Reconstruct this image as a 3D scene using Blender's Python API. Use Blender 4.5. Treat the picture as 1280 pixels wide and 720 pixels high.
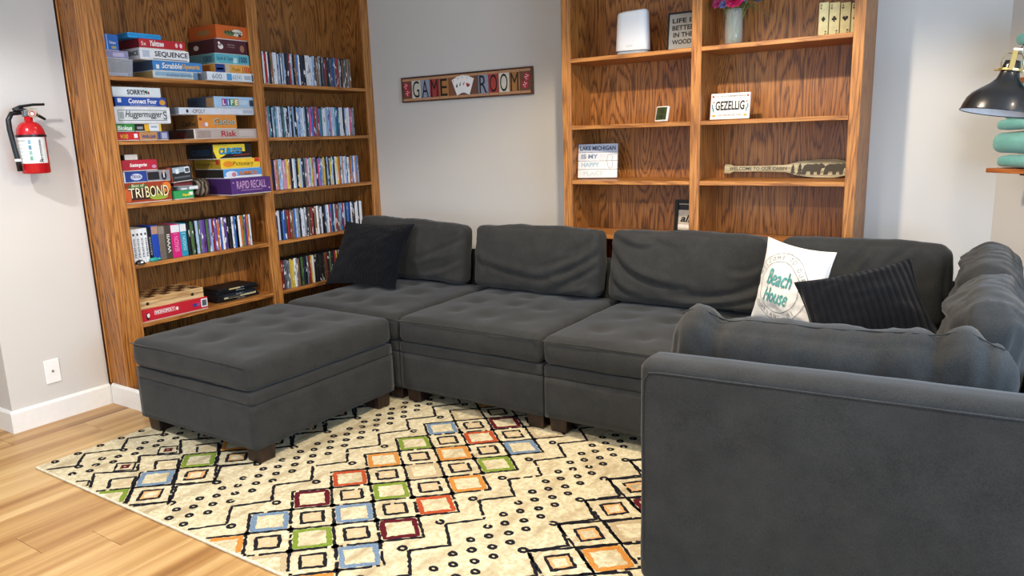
import bpy, bmesh, math, random
import numpy as np
from mathutils import Vector, Matrix, noise as mnoise

for o in list(bpy.data.objects):
    bpy.data.objects.remove(o)
scene = bpy.context.scene
COL = scene.collection
random.seed(7)

# ------------------------------------------------------------------ camera
F_PX = 927.49
CAM = Vector((3.96624, -3.61129, 1.35))
CR = Vector((0.83649199, 0.54706137, -0.03170174))
CU = Vector((-0.08320256, 0.18397762, 0.97940266))
CF = Vector((-0.54162577, 0.81662482, -0.19941272))
cd = bpy.data.cameras.new('camera')
cam = bpy.data.objects.new('camera', cd)
COL.objects.link(cam)
cd.sensor_width = 36.0
cd.lens = F_PX / 1280 * 36.0
cd.clip_start = 0.05
cam.matrix_world = Matrix(((CR.x, CU.x, -CF.x, CAM.x), (CR.y, CU.y, -CF.y, CAM.y),
                           (CR.z, CU.z, -CF.z, CAM.z), (0, 0, 0, 1)))
scene.camera = cam


def at(px, py, axis, val):
    """photo pixel -> point on the plane axis=val"""
    d = CF * F_PX + CR * (px - 640) - CU * (py - 360)
    t = (val - CAM[axis]) / d[axis]
    return CAM + d * t


# ------------------------------------------------------------------ light and exposure
vs = scene.view_settings
vs.view_transform = 'Standard'
vs.look = 'None'
vs.gamma = 1.0
vs.exposure = -0.05
vs.use_curve_mapping = False
w = bpy.data.worlds.new('world')
scene.world = w
w.use_nodes = True
w.node_tree.nodes['Background'].inputs[0].default_value = (0.62, 0.75, 1.0, 1)
w.node_tree.nodes['Background'].inputs[1].default_value = 0.6

CEIL = 2.38
CANS = [(2.8, -1.2), (2.8, -3.0), (1.0, -3.0), (1.0, -1.2), (4.85, -1.45)]
CAN_POWER = [46, 32, 38, 3, 11]
CAN_COL = [(1.0, 0.84, 0.64), (1.0, 0.84, 0.66), (0.93, 0.95, 1.0), (1.0, 0.84, 0.66), (1.0, 0.78, 0.52)]


def area(name, loc, rot, sx, sy, power, col):
    d = bpy.data.lights.new(name, 'AREA')
    d.shape = 'RECTANGLE'
    d.size, d.size_y = sx, sy
    d.energy = power
    d.color = col
    o = bpy.data.objects.new(name, d)
    COL.objects.link(o)
    o.location = loc
    o.rotation_euler = rot
    return o


# daylight entering by the wide window in the right wall and the patio opening behind the camera
area('window_daylight', (5.36, -2.3, 1.35), (0, math.radians(90), 0), 1.3, 2.2, 105, (0.48, 0.70, 1.0))
area('patio_daylight', (2.2, -5.25, 1.2), (math.radians(90), 0, 0), 3.4, 1.9, 50, (0.70, 0.84, 1.0))

# ------------------------------------------------------------------ helpers
WL = {}


def lin(h):
    h = h.lstrip('#')
    out = []
    for i in (0, 2, 4):
        c = int(h[i:i + 2], 16) / 255
        out.append(c / 12.92 if c <= 0.04045 else ((c + 0.055) / 1.055) ** 2.4)
    return (*out, 1.0)


def tag(o, label=None, cat=None, group=None, kind=None):
    if label: o['label'] = label
    if cat: o['category'] = cat
    if group: o['group'] = group
    if kind: o['kind'] = kind
    return o


def empty(name, loc, rz=0.0):
    o = bpy.data.objects.new(name, None)
    o.empty_display_size = 0.05
    COL.objects.link(o)
    o.location = loc
    o.rotation_euler = (0, 0, rz)
    WL[o.name] = Vector(loc)
    return o


def link(name, me, mat, parent=None, loc=None, smooth=False):
    """link mesh; verts are local to parent unless loc given"""
    if mat is not None:
        for m in (mat if isinstance(mat, (list, tuple)) else [mat]):
            me.materials.append(m)
    if smooth:
        me.polygons.foreach_set('use_smooth', [True] * len(me.polygons))
    o = bpy.data.objects.new(name, me)
    COL.objects.link(o)
    if parent is not None:
        o.parent = parent
    if loc is not None:
        o.location = loc
    return o


def bm_mesh(bm, name='m'):
    me = bpy.data.meshes.new(name)
    bm.to_mesh(me)
    bm.free()
    return me


def pyd(verts, faces, name='m'):
    me = bpy.data.meshes.new(name)
    me.from_pydata([tuple(v) for v in verts], [], [tuple(f) for f in faces])
    me.update()
    return me


def wpart(name, me, mat, root, smooth=False):
    """mesh given in world coords; becomes a child of root (unrotated), or top-level with base origin"""
    if root is None:
        n = len(me.vertices)
        co = np.empty(n * 3, dtype=np.float32)
        me.vertices.foreach_get('co', co)
        co = co.reshape(-1, 3)
        c = Vector(((co[:, 0].min() + co[:, 0].max()) / 2, (co[:, 1].min() + co[:, 1].max()) / 2, co[:, 2].min()))
        me.transform(Matrix.Translation(-c))
        o = link(name, me, mat, None, c, smooth)
        WL[o.name] = Vector(c)
        return o
    c = WL[root.name]
    me.transform(Matrix.Translation(-c))
    o = link(name, me, mat, root, None, smooth)
    WL[o.name] = Vector(c)
    return o


def box_bm(x0, x1, y0, y1, z0, z1, bev=0.0, seg=1, bm=None):
    own = bm is None
    if own: bm = bmesh.new()
    r = bmesh.ops.create_cube(bm, size=1.0, matrix=Matrix.Translation(((x0 + x1) / 2, (y0 + y1) / 2, (z0 + z1) / 2)) @
                              Matrix.Diagonal((abs(x1 - x0), abs(y1 - y0), abs(z1 - z0), 1)))
    if bev > 0:
        vset = set(r['verts'])
        es = [e for e in bm.edges if e.verts[0] in vset and e.verts[1] in vset]
        bmesh.ops.bevel(bm, geom=es, offset=bev, segments=seg, affect='EDGES', profile=0.5)
    return bm


def wbox(name, x0, x1, y0, y1, z0, z1, mat, root=None, bev=0.0, seg=1, smooth=False):
    return wpart(name, bm_mesh(box_bm(x0, x1, y0, y1, z0, z1, bev, seg)), mat, root, smooth)


def lathe(prof, seg=32, cap0=True, cap1=True):
    vs_, fs = [], []
    n = len(prof)
    for (r, z) in prof:
        for k in range(seg):
            a = 2 * math.pi * k / seg
            vs_.append((r * math.cos(a), r * math.sin(a), z))
    for i in range(n - 1):
        for k in range(seg):
            k2 = (k + 1) % seg
            fs.append((i * seg + k, i * seg + k2, (i + 1) * seg + k2, (i + 1) * seg + k))
    if cap0: fs.append(tuple(range(seg))[::-1])
    if cap1: fs.append(tuple((n - 1) * seg + k for k in range(seg)))
    return pyd(vs_, fs)


def tube_data(pts, rad, seg=8, closed=False):
    pts = [Vector(p) for p in pts]
    n = len(pts)
    V, Fc = [], []
    prev = None
    for i, p in enumerate(pts):
        a = pts[(i - 1) % n] if (closed or i > 0) else pts[i]
        b = pts[(i + 1) % n] if (closed or i < n - 1) else pts[i]
        t = (b - a).normalized()
        if prev is None:
            up = Vector((0, 0, 1)) if abs(t.z) < 0.9 else Vector((1, 0, 0))
            u = t.cross(up).normalized()
        else:
            u = (prev - t * prev.dot(t)).normalized()
        prev = u
        v = t.cross(u)
        r = rad[i] if isinstance(rad, (list, tuple)) else rad
        for k in range(seg):
            an = 2 * math.pi * k / seg
            V.append(p + u * (r * math.cos(an)) + v * (r * math.sin(an)))
    m = n if closed else n - 1
    for i in range(m):
        j = (i + 1) % n
        for k in range(seg):
            k2 = (k + 1) % seg
            Fc.append((i * seg + k, i * seg + k2, j * seg + k2, j * seg + k))
    if not closed:
        Fc.append(tuple(range(seg))[::-1])
        Fc.append(tuple((n - 1) * seg + k for k in range(seg)))
    return V, Fc


def tube(pts, rad, seg=8, closed=False):
    return pyd(*tube_data(pts, rad, seg, closed))


def merge_data(lst):
    V, Fc = [], []
    for v, f in lst:
        o = len(V)
        V += list(v)
        Fc += [tuple(i + o for i in q) for q in f]
    return V, Fc


# ------------------------------------------------------------------ materials
def newmat(name):
    m = bpy.data.materials.new(name)
    m.use_nodes = True
    nt = m.node_tree
    return m, nt, nt.nodes['Principled BSDF']


PAINT = {}


def paint(hexc, rough=0.45, metal=0.0, var=0.06, spec=0.5):
    key = (hexc, rough, metal, var)
    if key in PAINT: return PAINT[key]
    m, nt, b = newmat('paint_' + hexc.strip('#'))
    c = lin(hexc)
    n = nt.nodes.new('ShaderNodeTexNoise')
    n.inputs['Scale'].default_value = 35
    n.inputs['Detail'].default_value = 3
    tc = nt.nodes.new('ShaderNodeTexCoord')
    nt.links.new(tc.outputs['Object'], n.inputs['Vector'])
    r = nt.nodes.new('ShaderNodeValToRGB')
    r.color_ramp.elements[0].position = 0.3
    r.color_ramp.elements[1].position = 0.7
    r.color_ramp.elements[0].color = tuple(x * (1 - var) for x in c[:3]) + (1,)
    r.color_ramp.elements[1].color = tuple(min(1, x * (1 + var)) for x in c[:3]) + (1,)
    nt.links.new(n.outputs['Fac'], r.inputs['Fac'])
    nt.links.new(r.outputs['Color'], b.inputs['Base Color'])
    b.inputs['Roughness'].default_value = rough
    b.inputs['Metallic'].default_value = metal
    b.inputs['Specular IOR Level'].default_value = spec
    PAINT[key] = m
    return m


def math_node(nt, op, a=None, b=None):
    n = nt.nodes.new('ShaderNodeMath')
    n.operation = op
    for i, v in enumerate((a, b)):
        if v is None: continue
        if isinstance(v, (int, float)): n.inputs[i].default_value = v
        else: nt.links.new(v, n.inputs[i])
    return n.outputs[0]


def wood(name, axis, c_dark, c_mid, c_light, across=7.0, along=0.55, rings=9.0, rough=0.42, contrast=1.0):
    """cathedral grain: contour bands of a noise field stretched along the grain"""
    m, nt, b = newmat(name)
    tc = nt.nodes.new('ShaderNodeTexCoord')
    oi = nt.nodes.new('ShaderNodeObjectInfo')
    add = nt.nodes.new('ShaderNodeVectorMath')
    add.operation = 'ADD'
    sc = nt.nodes.new('ShaderNodeVectorMath')
    sc.operation = 'SCALE'
    sc.inputs[0].default_value = (13.7, 7.1, 19.3)
    nt.links.new(oi.outputs['Random'], sc.inputs['Scale'])
    nt.links.new(tc.outputs['Object'], add.inputs[0])
    nt.links.new(sc.outputs[0], add.inputs[1])

    def mapped(ac, al):
        mp = nt.nodes.new('ShaderNodeMapping')
        s = [ac, ac, ac]
        s[axis] = al
        mp.inputs['Scale'].default_value = s
        nt.links.new(add.outputs[0], mp.inputs['Vector'])
        return mp.outputs[0]
    n1 = nt.nodes.new('ShaderNodeTexNoise')
    n1.inputs['Scale'].default_value = 1.0
    n1.inputs['Detail'].default_value = 1.6
    n1.inputs['Roughness'].default_value = 0.4
    nt.links.new(mapped(across, along * 1.9), n1.inputs['Vector'])
    nj = nt.nodes.new('ShaderNodeTexNoise')
    nj.inputs['Scale'].default_value = 1.0
    nj.inputs['Detail'].default_value = 1.0
    nt.links.new(mapped(190, 9), nj.inputs['Vector'])
    k = math_node(nt, 'ADD', math_node(nt, 'MULTIPLY', n1.outputs['Fac'], rings * 2), math_node(nt, 'MULTIPLY', nj.outputs['Fac'], 0.9))
    fr = math_node(nt, 'FRACT', k)
    r1 = nt.nodes.new('ShaderNodeValToRGB')
    e = r1.color_ramp.elements
    e[0].position = 0.0; e[0].color = c_dark
    e[1].position = 1.0; e[1].color = c_dark
    for p, c in ((0.12, c_dark), (0.28, c_mid), (0.62, c_light), (0.93, c_mid)):
        q = e.new(p); q.color = c
    nt.links.new(fr, r1.inputs['Fac'])
    n2 = nt.nodes.new('ShaderNodeTexNoise')
    n2.inputs['Scale'].default_value = 1.0
    n2.inputs['Detail'].default_value = 3
    nt.links.new(mapped(170, 5), n2.inputs['Vector'])
    r2 = nt.nodes.new('ShaderNodeValToRGB')
    r2.color_ramp.elements[0].position = 0.36
    r2.color_ramp.elements[0].color = (0.5, 0.42, 0.36, 1)
    r2.color_ramp.elements[1].position = 0.56
    r2.color_ramp.elements[1].color = (1, 1, 1, 1)
    nt.links.new(n2.outputs['Fac'], r2.inputs['Fac'])
    mx = nt.nodes.new('ShaderNodeMix')
    mx.data_type = 'RGBA'
    mx.blend_type = 'MULTIPLY'
    mx.inputs['Factor'].default_value = 0.75 * contrast
    nt.links.new(r1.outputs['Color'], mx.inputs['A'])
    nt.links.new(r2.outputs['Color'], mx.inputs['B'])
    nt.links.new(mx.outputs['Result'], b.inputs['Base Color'])
    b.inputs['Roughness'].default_value = rough
    bp = nt.nodes.new('ShaderNodeBump')
    bp.inputs['Strength'].default_value = 0.12
    bp.inputs['Distance'].default_value = 0.002
    nt.links.new(n2.outputs['Fac'], bp.inputs['Height'])
    nt.links.new(bp.outputs[0], b.inputs['Normal'])
    return m


OAK = [lin('#96602e'), lin('#b9793a'), lin('#c68846')]
OAKZ = wood('oak_upright', 2, *OAK, across=13.0, along=0.25, rings=8)
OAKX = wood('oak_shelf_x', 0, *OAK, across=10.0, along=0.5, rings=5)
OAKY = wood('oak_shelf_y', 1, *OAK, across=10.0, along=0.5, rings=5)
PAN = [lin('#70431c'), lin('#a86a2e'), lin('#b87a3a')]
PANZ = wood('oak_veneer_panel', 2, *PAN, across=6.5, along=0.42, rings=14)


def wall_mat(name, hexc):
    m, nt, b = newmat(name)
    tc = nt.nodes.new('ShaderNodeTexCoord')
    n = nt.nodes.new('ShaderNodeTexNoise')
    n.inputs['Scale'].default_value = 180
    n.inputs['Detail'].default_value = 4
    nt.links.new(tc.outputs['Object'], n.inputs['Vector'])
    bp = nt.nodes.new('ShaderNodeBump')
    bp.inputs['Strength'].default_value = 0.06
    bp.inputs['Distance'].default_value = 0.002
    nt.links.new(n.outputs['Fac'], bp.inputs['Height'])
    nt.links.new(bp.outputs[0], b.inputs['Normal'])
    n2 = nt.nodes.new('ShaderNodeTexNoise')
    n2.inputs['Scale'].default_value = 2.0
    nt.links.new(tc.outputs['Object'], n2.inputs['Vector'])
    r = nt.nodes.new('ShaderNodeValToRGB')
    c = lin(hexc)
    r.color_ramp.elements[0].color = tuple(x * 0.97 for x in c[:3]) + (1,)
    r.color_ramp.elements[1].color = tuple(min(1, x * 1.03) for x in c[:3]) + (1,)
    nt.links.new(n2.outputs['Fac'], r.inputs['Fac'])
    nt.links.new(r.outputs['Color'], b.inputs['Base Color'])
    b.inputs['Roughness'].default_value = 0.7
    return m


WALL = wall_mat('wall_paint', '#cfcac2')
CEILM = wall_mat('ceiling_paint', '#e6e4de')
TRIM = paint('#ece9e2', 0.4, var=0.02)


def fabric(name, c1, c2, scale=260, sheen=0.35, mott=1.0, rib=None, bump=0.35):
    m, nt, b = newmat(name)
    tc = nt.nodes.new('ShaderNodeTexCoord')
    n = nt.nodes.new('ShaderNodeTexNoise')
    n.inputs['Scale'].default_value = scale
    n.inputs['Detail'].default_value = 3
    nt.links.new(tc.outputs['Object'], n.inputs['Vector'])
    n2 = nt.nodes.new('ShaderNodeTexNoise')
    n2.inputs['Scale'].default_value = 9
    n2.inputs['Detail'].default_value = 5
    n2.inputs['Roughness'].default_value = 0.65
    nt.links.new(tc.outputs['Object'], n2.inputs['Vector'])
    s = math_node(nt, 'ADD', math_node(nt, 'MULTIPLY', n.outputs['Fac'], 0.5), math_node(nt, 'MULTIPLY', n2.outputs['Fac'], 0.5 * mott))
    r = nt.nodes.new('ShaderNodeValToRGB')
    r.color_ramp.elements[0].position = 0.32
    r.color_ramp.elements[1].position = 0.68
    r.color_ramp.elements[0].color = c1
    r.color_ramp.elements[1].color = c2
    nt.links.new(s, r.inputs['Fac'])
    nt.links.new(r.outputs['Color'], b.inputs['Base Color'])
    b.inputs['Roughness'].default_value = 0.9
    b.inputs['Specular IOR Level'].default_value = 0.15
    b.inputs['Sheen Weight'].default_value = sheen
    b.inputs['Sheen Roughness'].default_value = 0.45
    bp = nt.nodes.new('ShaderNodeBump')
    bp.inputs['Strength'].default_value = bump
    bp.inputs['Distance'].default_value = 0.002
    if rib:
        wv = nt.nodes.new('ShaderNodeTexWave')
        wv.wave_type = 'BANDS'
        wv.bands_direction = rib[0]
        wv.inputs['Scale'].default_value = rib[1]
        wv.inputs['Distortion'].default_value = 0.6
        wv.inputs['Detail'].default_value = 1
        nt.links.new(tc.outputs['Object'], wv.inputs['Vector'])
        bp.inputs['Distance'].default_value = 0.006
        bp.inputs['Strength'].default_value = 0.9
        nt.links.new(wv.outputs['Fac'], bp.inputs['Height'])
        mx = nt.nodes.new('ShaderNodeMix')
        mx.data_type = 'RGBA'
        mx.blend_type = 'MULTIPLY'
        mx.inputs['Factor'].default_value = 0.6
        nt.links.new(r.outputs['Color'], mx.inputs['A'])
        nt.links.new(wv.outputs['Color'], mx.inputs['B'])
        nt.links.new(mx.outputs['Result'], b.inputs['Base Color'])
    else:
        nt.links.new(n.outputs['Fac'], bp.inputs['Height'])
    nt.links.new(bp.outputs[0], b.inputs['Normal'])
    return m


SOFA = fabric('charcoal_microfibre', lin('#272726'), lin('#3a3a38'), sheen=.14)
NAVY = fabric('navy_corduroy', lin('#05070d'), lin('#0c101b'), sheen=0.05, rib=('X', 26))
WHITEF = fabric('white_cotton', lin('#e4e2dc'), lin('#f2f0ea'), sheen=0.1, bump=0.15)
TOWEL = fabric('teal_terry', lin('#5c9c92'), lin('#88c0b6'), scale=420, sheen=0.4, bump=0.9)
LEGM = wood('dark_leg_wood', 2, lin('#1c0e09'), lin('#2a160f'), lin('#331c13'), rings=4)
BLACKP = paint('#0d0d0e', 0.35)
BRASS = paint('#d8c07a', 0.28, 0.9)
INK = paint('#121212', 0.5)
WHITEP = paint('#f1efe9', 0.4, var=0.02)

# ------------------------------------------------------------------ text
TXT = {}


def text_mesh(body, shear=0.0, bold=0.0, spacing=1.0):
    key = (body, shear, bold, spacing)
    if key not in TXT:
        cu = bpy.data.curves.new('t', 'FONT')
        cu.body = body
        cu.size = 1
        cu.shear = shear
        cu.offset = bold
        cu.space_character = spacing
        cu.align_x = 'LEFT'
        cu.resolution_u = 3
        ob = bpy.data.objects.new('t', cu)
        COL.objects.link(ob)
        dg = bpy.context.evaluated_depsgraph_get()
        dg.update()
        me = bpy.data.meshes.new_from_object(ob.evaluated_get(dg))
        bpy.data.objects.remove(ob)
        vs_ = [tuple(v.co) for v in me.vertices]
        fs = [tuple(p.vertices) for p in me.polygons]
        bpy.data.meshes.remove(me)
        a = np.array(vs_)
        lo, hi = a[:, :2].min(0), a[:, :2].max(0)
        a2 = (a[:, :2] - (lo + hi) / 2) / (hi - lo)
        TXT[key] = (a2, fs, (hi - lo))
    return TXT[key]


def text_on(name, body, origin, right, up, w_, h_, mat, parent, shear=0.0, bold=0.0, off=0.0012, spacing=1.0, func=None):
    """flat lettering w_ x h_ centred at origin (coords of parent's local frame), facing right x up"""
    a2, fs, _ = text_mesh(body, shear, bold, spacing)
    right, up, origin = Vector(right), Vector(up), Vector(origin)
    nrm = right.cross(up)
    if func:
        bm = bmesh.new()
        vv = [bm.verts.new((x * w_, y * h_, 0)) for x, y in a2]
        for f_ in fs:
            try: bm.faces.new([vv[i] for i in f_])
            except ValueError: pass
        bmesh.ops.triangulate(bm, faces=bm.faces)
        for _ in range(3):
            es = [e for e in bm.edges if e.calc_length() > .010]
            if not es: break
            bmesh.ops.subdivide_edges(bm, edges=es, cuts=1)
            bmesh.ops.triangulate(bm, faces=bm.faces)
        for v in bm.verts: v.co = func(v.co.x, v.co.y)
        return link(name, bm_mesh(bm), mat, parent)
    V = [origin + right * (x * w_) + up * (y * h_) + nrm * off for x, y in a2]
    return link(name, pyd(V, fs), mat, parent)


def poly_on(name, pts, origin, right, up, mat, parent, off=0.001, thick=0.0, func=None):
    """flat filled polygons (list of 2D loops) laid on a face"""
    right, up, origin = Vector(right), Vector(up), Vector(origin)
    nrm = right.cross(up)
    V, Fc = [], []
    for loop in pts:
        b0 = len(V)
        n = len(loop)
        for x, y in loop:
            V.append(func(x, y) if func else origin + right * x + up * y + nrm * (off + thick))
        Fc.append(tuple(range(b0, b0 + n)))
        if thick > 0:
            for x, y in loop: V.append(origin + right * x + up * y)
            for i in range(n):
                j = (i + 1) % n
                Fc.append((b0 + j, b0 + i, b0 + n + i, b0 + n + j))
    return link(name, pyd(V, Fc), mat, parent)


def rect(cx, cy, w_, h_, a=0.0):
    c, s = math.cos(a), math.sin(a)
    return [(cx + x * c - y * s, cy + x * s + y * c) for x, y in ((-w_ / 2, -h_ / 2), (w_ / 2, -h_ / 2), (w_ / 2, h_ / 2), (-w_ / 2, h_ / 2))]


def disc(cx, cy, r, n=16, ry=None):
    ry = r if ry is None else ry
    return [(cx + r * math.cos(2 * math.pi * k / n), cy + ry * math.sin(2 * math.pi * k / n)) for k in range(n)]


def suit(kind, cx, cy, s):
    if kind == 'diamond': return [[(cx, cy - s), (cx + .72 * s, cy), (cx, cy + s), (cx - .72 * s, cy)]]
    hp = []
    for k in range(24):
        t = 2 * math.pi * k / 24
        x = 16 * math.sin(t) ** 3
        y = 13 * math.cos(t) - 5 * math.cos(2 * t) - 2 * math.cos(3 * t) - math.cos(4 * t)
        hp.append((x / 16 * s * .95, y / 16 * s))
    if kind == 'heart': return [[(cx + x, cy + y) for x, y in hp]]
    stem = [(cx - .3 * s, cy - s), (cx + .3 * s, cy - s), (cx + .06 * s, cy), (cx - .06 * s, cy)]
    if kind == 'spade': return [[(cx + x, cy - y * .85 + .15 * s) for x, y in hp][::-1], stem]
    return [disc(cx, cy + .5 * s, .42 * s, 12), disc(cx - .45 * s, cy - .1 * s, .42 * s, 12), disc(cx + .45 * s, cy - .1 * s, .42 * s, 12), stem]


# ------------------------------------------------------------------ soft shapes
def soft_box(W, D, H, r, cell=0.022, bulge=(0, 0, 0, 0, 0, 0), folds=(), nz=0.004, nscale=5.0, seed=0, dimples=(), sag=0.0, post=None, wrinkle=0.0):
    """rounded box centred in x,y with base at z=0; bulge = (-x,+x,-y,+y,-z,+z); folds act on the -y face"""
    hx, hy, hz = W / 2, D / 2, H / 2
    nx, ny, nzc = max(4, int(W / cell)), max(4, int(D / cell)), max(4, int(H / cell))
    idx, P, Fc = {}, [], []

    def vid(i, j, k):
        key = (i, j, k)
        if key not in idx:
            idx[key] = len(P)
            P.append((-hx + W * i / nx, -hy + D * j / ny, -hz + H * k / nzc))
        return idx[key]
    for i in range(nx):
        for j in range(ny):
            Fc.append((vid(i, j, 0), vid(i, j + 1, 0), vid(i + 1, j + 1, 0), vid(i + 1, j, 0)))
            Fc.append((vid(i, j, nzc), vid(i + 1, j, nzc), vid(i + 1, j + 1, nzc), vid(i, j + 1, nzc)))
    for i in range(nx):
        for k in range(nzc):
            Fc.append((vid(i, 0, k), vid(i + 1, 0, k), vid(i + 1, 0, k + 1), vid(i, 0, k + 1)))
            Fc.append((vid(i, ny, k), vid(i, ny, k + 1), vid(i + 1, ny, k + 1), vid(i + 1, ny, k)))
    for j in range(ny):
        for k in range(nzc):
            Fc.append((vid(0, j, k), vid(0, j, k + 1), vid(0, j + 1, k + 1), vid(0, j + 1, k)))
            Fc.append((vid(nx, j, k), vid(nx, j + 1, k), vid(nx, j + 1, k + 1), vid(nx, j, k + 1)))
    P = np.array(P)
    half = np.array((hx, hy, hz))
    inner = np.maximum(half - r, 1e-4)
    c = np.clip(P, -inner, inner)
    d = P - c
    L = np.linalg.norm(d, axis=1, keepdims=True)
    # keep the rounded skin: points inside radius zone are pulled on the sphere
    face = np.max(np.abs(P) / half, axis=1) > 0.999
    Q = np.where(L > 1e-9, c + d / np.maximum(L, 1e-9) * r, P)
    N = np.where(L > 1e-9, d / np.maximum(L, 1e-9), 0)
    u = P / half
    f = 1 - np.clip(np.abs(u), 0, 1) ** 2.2
    Q[:, 0] += -bulge[0] * (u[:, 0] < -.99) * f[:, 1] * f[:, 2] + bulge[1] * (u[:, 0] > .99) * f[:, 1] * f[:, 2]
    Q[:, 1] += -bulge[2] * (u[:, 1] < -.99) * f[:, 0] * f[:, 2] + bulge[3] * (u[:, 1] > .99) * f[:, 0] * f[:, 2]
    Q[:, 2] += -bulge[4] * (u[:, 2] < -.99) * f[:, 0] * f[:, 1] + bulge[5] * (u[:, 2] > .99) * f[:, 0] * f[:, 1]
    if len(folds):
        fx, fz = Q[:, 0].copy(), Q[:, 2].copy()
        wt = np.clip((-N[:, 1] - 0.05) / 0.5, 0, 1) * (1.0)
        for pts, wd, amp in folds:
            pts = [(a * hx, b * hz) for a, b in pts]
            if len(pts) == 2: pts = [pts[0], ((pts[0][0] + pts[1][0]) / 2, (pts[0][1] + pts[1][1]) / 2), pts[1]]
            best = np.full(len(fx), 9.0)
            bt = np.zeros(len(fx))
            sgn = np.zeros(len(fx))
            for q in range(33):
                t = q / 32
                bx = (1 - t) ** 2 * pts[0][0] + 2 * t * (1 - t) * pts[1][0] + t * t * pts[2][0]
                bz = (1 - t) ** 2 * pts[0][1] + 2 * t * (1 - t) * pts[1][1] + t * t * pts[2][1]
                tx = 2 * (1 - t) * (pts[1][0] - pts[0][0]) + 2 * t * (pts[2][0] - pts[1][0])
                tz = 2 * (1 - t) * (pts[1][1] - pts[0][1]) + 2 * t * (pts[2][1] - pts[1][1])
                dd = np.hypot(fx - bx, fz - bz)
                mm = dd < best
                best = np.where(mm, dd, best)
                bt = np.where(mm, t, bt)
                cr = tx * (fz - bz) - tz * (fx - bx)
                sgn = np.where(mm, np.sign(cr), sgn)
            tap = np.sin(np.pi * np.clip(bt, 0, 1) * 0.82 + 0.35) ** 0.8
            sd = best * sgn
            wd = wd * .85
            prof = -1.15 * np.exp(-(sd / wd) ** 2) + 0.95 * np.exp(-((sd - 1.8 * wd) / (1.5 * wd)) ** 2)
            Q[:, 1] += -amp * prof * np.clip(tap, 0, 1) * wt
    for (du, dv, rad, dep) in dimples:
        dist = np.hypot(Q[:, 0] - du * hx, Q[:, 1] - dv * hy)
        Q[:, 2] -= dep * np.exp(-(dist / rad) ** 2) * (u[:, 2] > .99)
    if sag:
        Q[:, 2] -= sag * (1 - u[:, 0] ** 2) * (Q[:, 2] > 0)
    if nz:
        so = Vector((seed * 3.7, seed * 1.3, seed * 5.1))
        for q in range(len(Q)):
            p = Vector(Q[q]) * nscale + so
            a = mnoise.noise(p) + 0.5 * mnoise.noise(p * 2.3)
            nn = N[q] if L[q, 0] > 1e-9 else (0, 0, 0)
            if wrinkle:
                pw2 = Vector((Q[q][0] * 17, Q[q][1] * 9, Q[q][2] * 6)) + so
                rg = 1 - abs(mnoise.noise(pw2)) * 2
                a += wrinkle / nz * (max(0, rg) ** 2 - .4)
            Q[q] += np.array(nn) * (a * nz)
    Q[:, 2] += hz
    if post is not None: Q = post(Q)
    return pyd(Q, Fc)


def pillow_fn(W, H, T, pinch=0.09):
    def fn(u, v, side=1):
        x = u * W / 2 * (1 - pinch * (1 - v * v))
        z = v * H / 2 * (1 - pinch * (1 - u * u))
        t = T / 2 * (max(0, 1 - abs(u) ** 2.3) ** 0.62) * (max(0, 1 - abs(v) ** 2.3) ** 0.62)
        return Vector((x, -side * t, z))
    return fn


def pillow_mesh(W, H, T, n=36, seed=0, wr=0.006, pinch=0.09, folds=()):
    fn = pillow_fn(W, H, T, pinch)
    V, Fc = [], []
    ids = {}

    def vid(i, j, s):
        if i in (0, n) or j in (0, n): s = 0
        k = (i, j, s)
        if k not in ids:
            u, v = -1 + 2 * i / n, -1 + 2 * j / n
            u2, v2 = math.sin(u * math.pi / 2), math.sin(v * math.pi / 2)
            u2, v2 = 0.5 * u + 0.5 * u2, 0.5 * v + 0.5 * v2
            p = fn(u2, v2, 1 if s >= 0 else -1)
            a = mnoise.noise(Vector((u2 * 2.2 + seed, v2 * 3.5, s * 4.0)))
            b = mnoise.noise(Vector((u2 * 5 + seed, v2 * 9 + 3, s * 4.0)))
            edge = (1 - u2 ** 2) * (1 - v2 ** 2)
            p.y += (-1 if s >= 0 else 1) * (a * wr * 1.6 + b * wr * 0.7) * min(1, edge * 3)
            for (fu, fv, fl, amp) in folds:   # horizontal drag folds running in from the right seam
                d = abs(v2 - fv - 0.15 * (u2 - 1) * fl)
                p.y += (-1 if s >= 0 else 1) * amp * math.exp(-(d / 0.05) ** 2) * max(0, (u2 - fu) / (1 - fu)) * min(1, edge * 6) * (1 if s >= 0 else 0)
            ids[k] = len(V)
            V.append(p)
        return ids[k]
    for i in range(n):
        for j in range(n):
            Fc.append((vid(i, j, 1), vid(i + 1, j, 1), vid(i + 1, j + 1, 1), vid(i, j + 1, 1)))
            Fc.append((vid(i, j, -1), vid(i, j + 1, -1), vid(i + 1, j + 1, -1), vid(i + 1, j, -1)))
    return pyd(V, Fc), fn


# ------------------------------------------------------------------ key planes of the room (metres)
YB = 0.419            # back wall
XF = 0.164            # face of the left bookcase
YF = 0.082            # face of the right bookcase
YA, YC = -2.094, -1.615
KX = 3.94             # where the angled wall starts
EX, NX = Vector((0.70711, -0.70711, 0)), Vector((-0.70711, -0.70711, 0))

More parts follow.
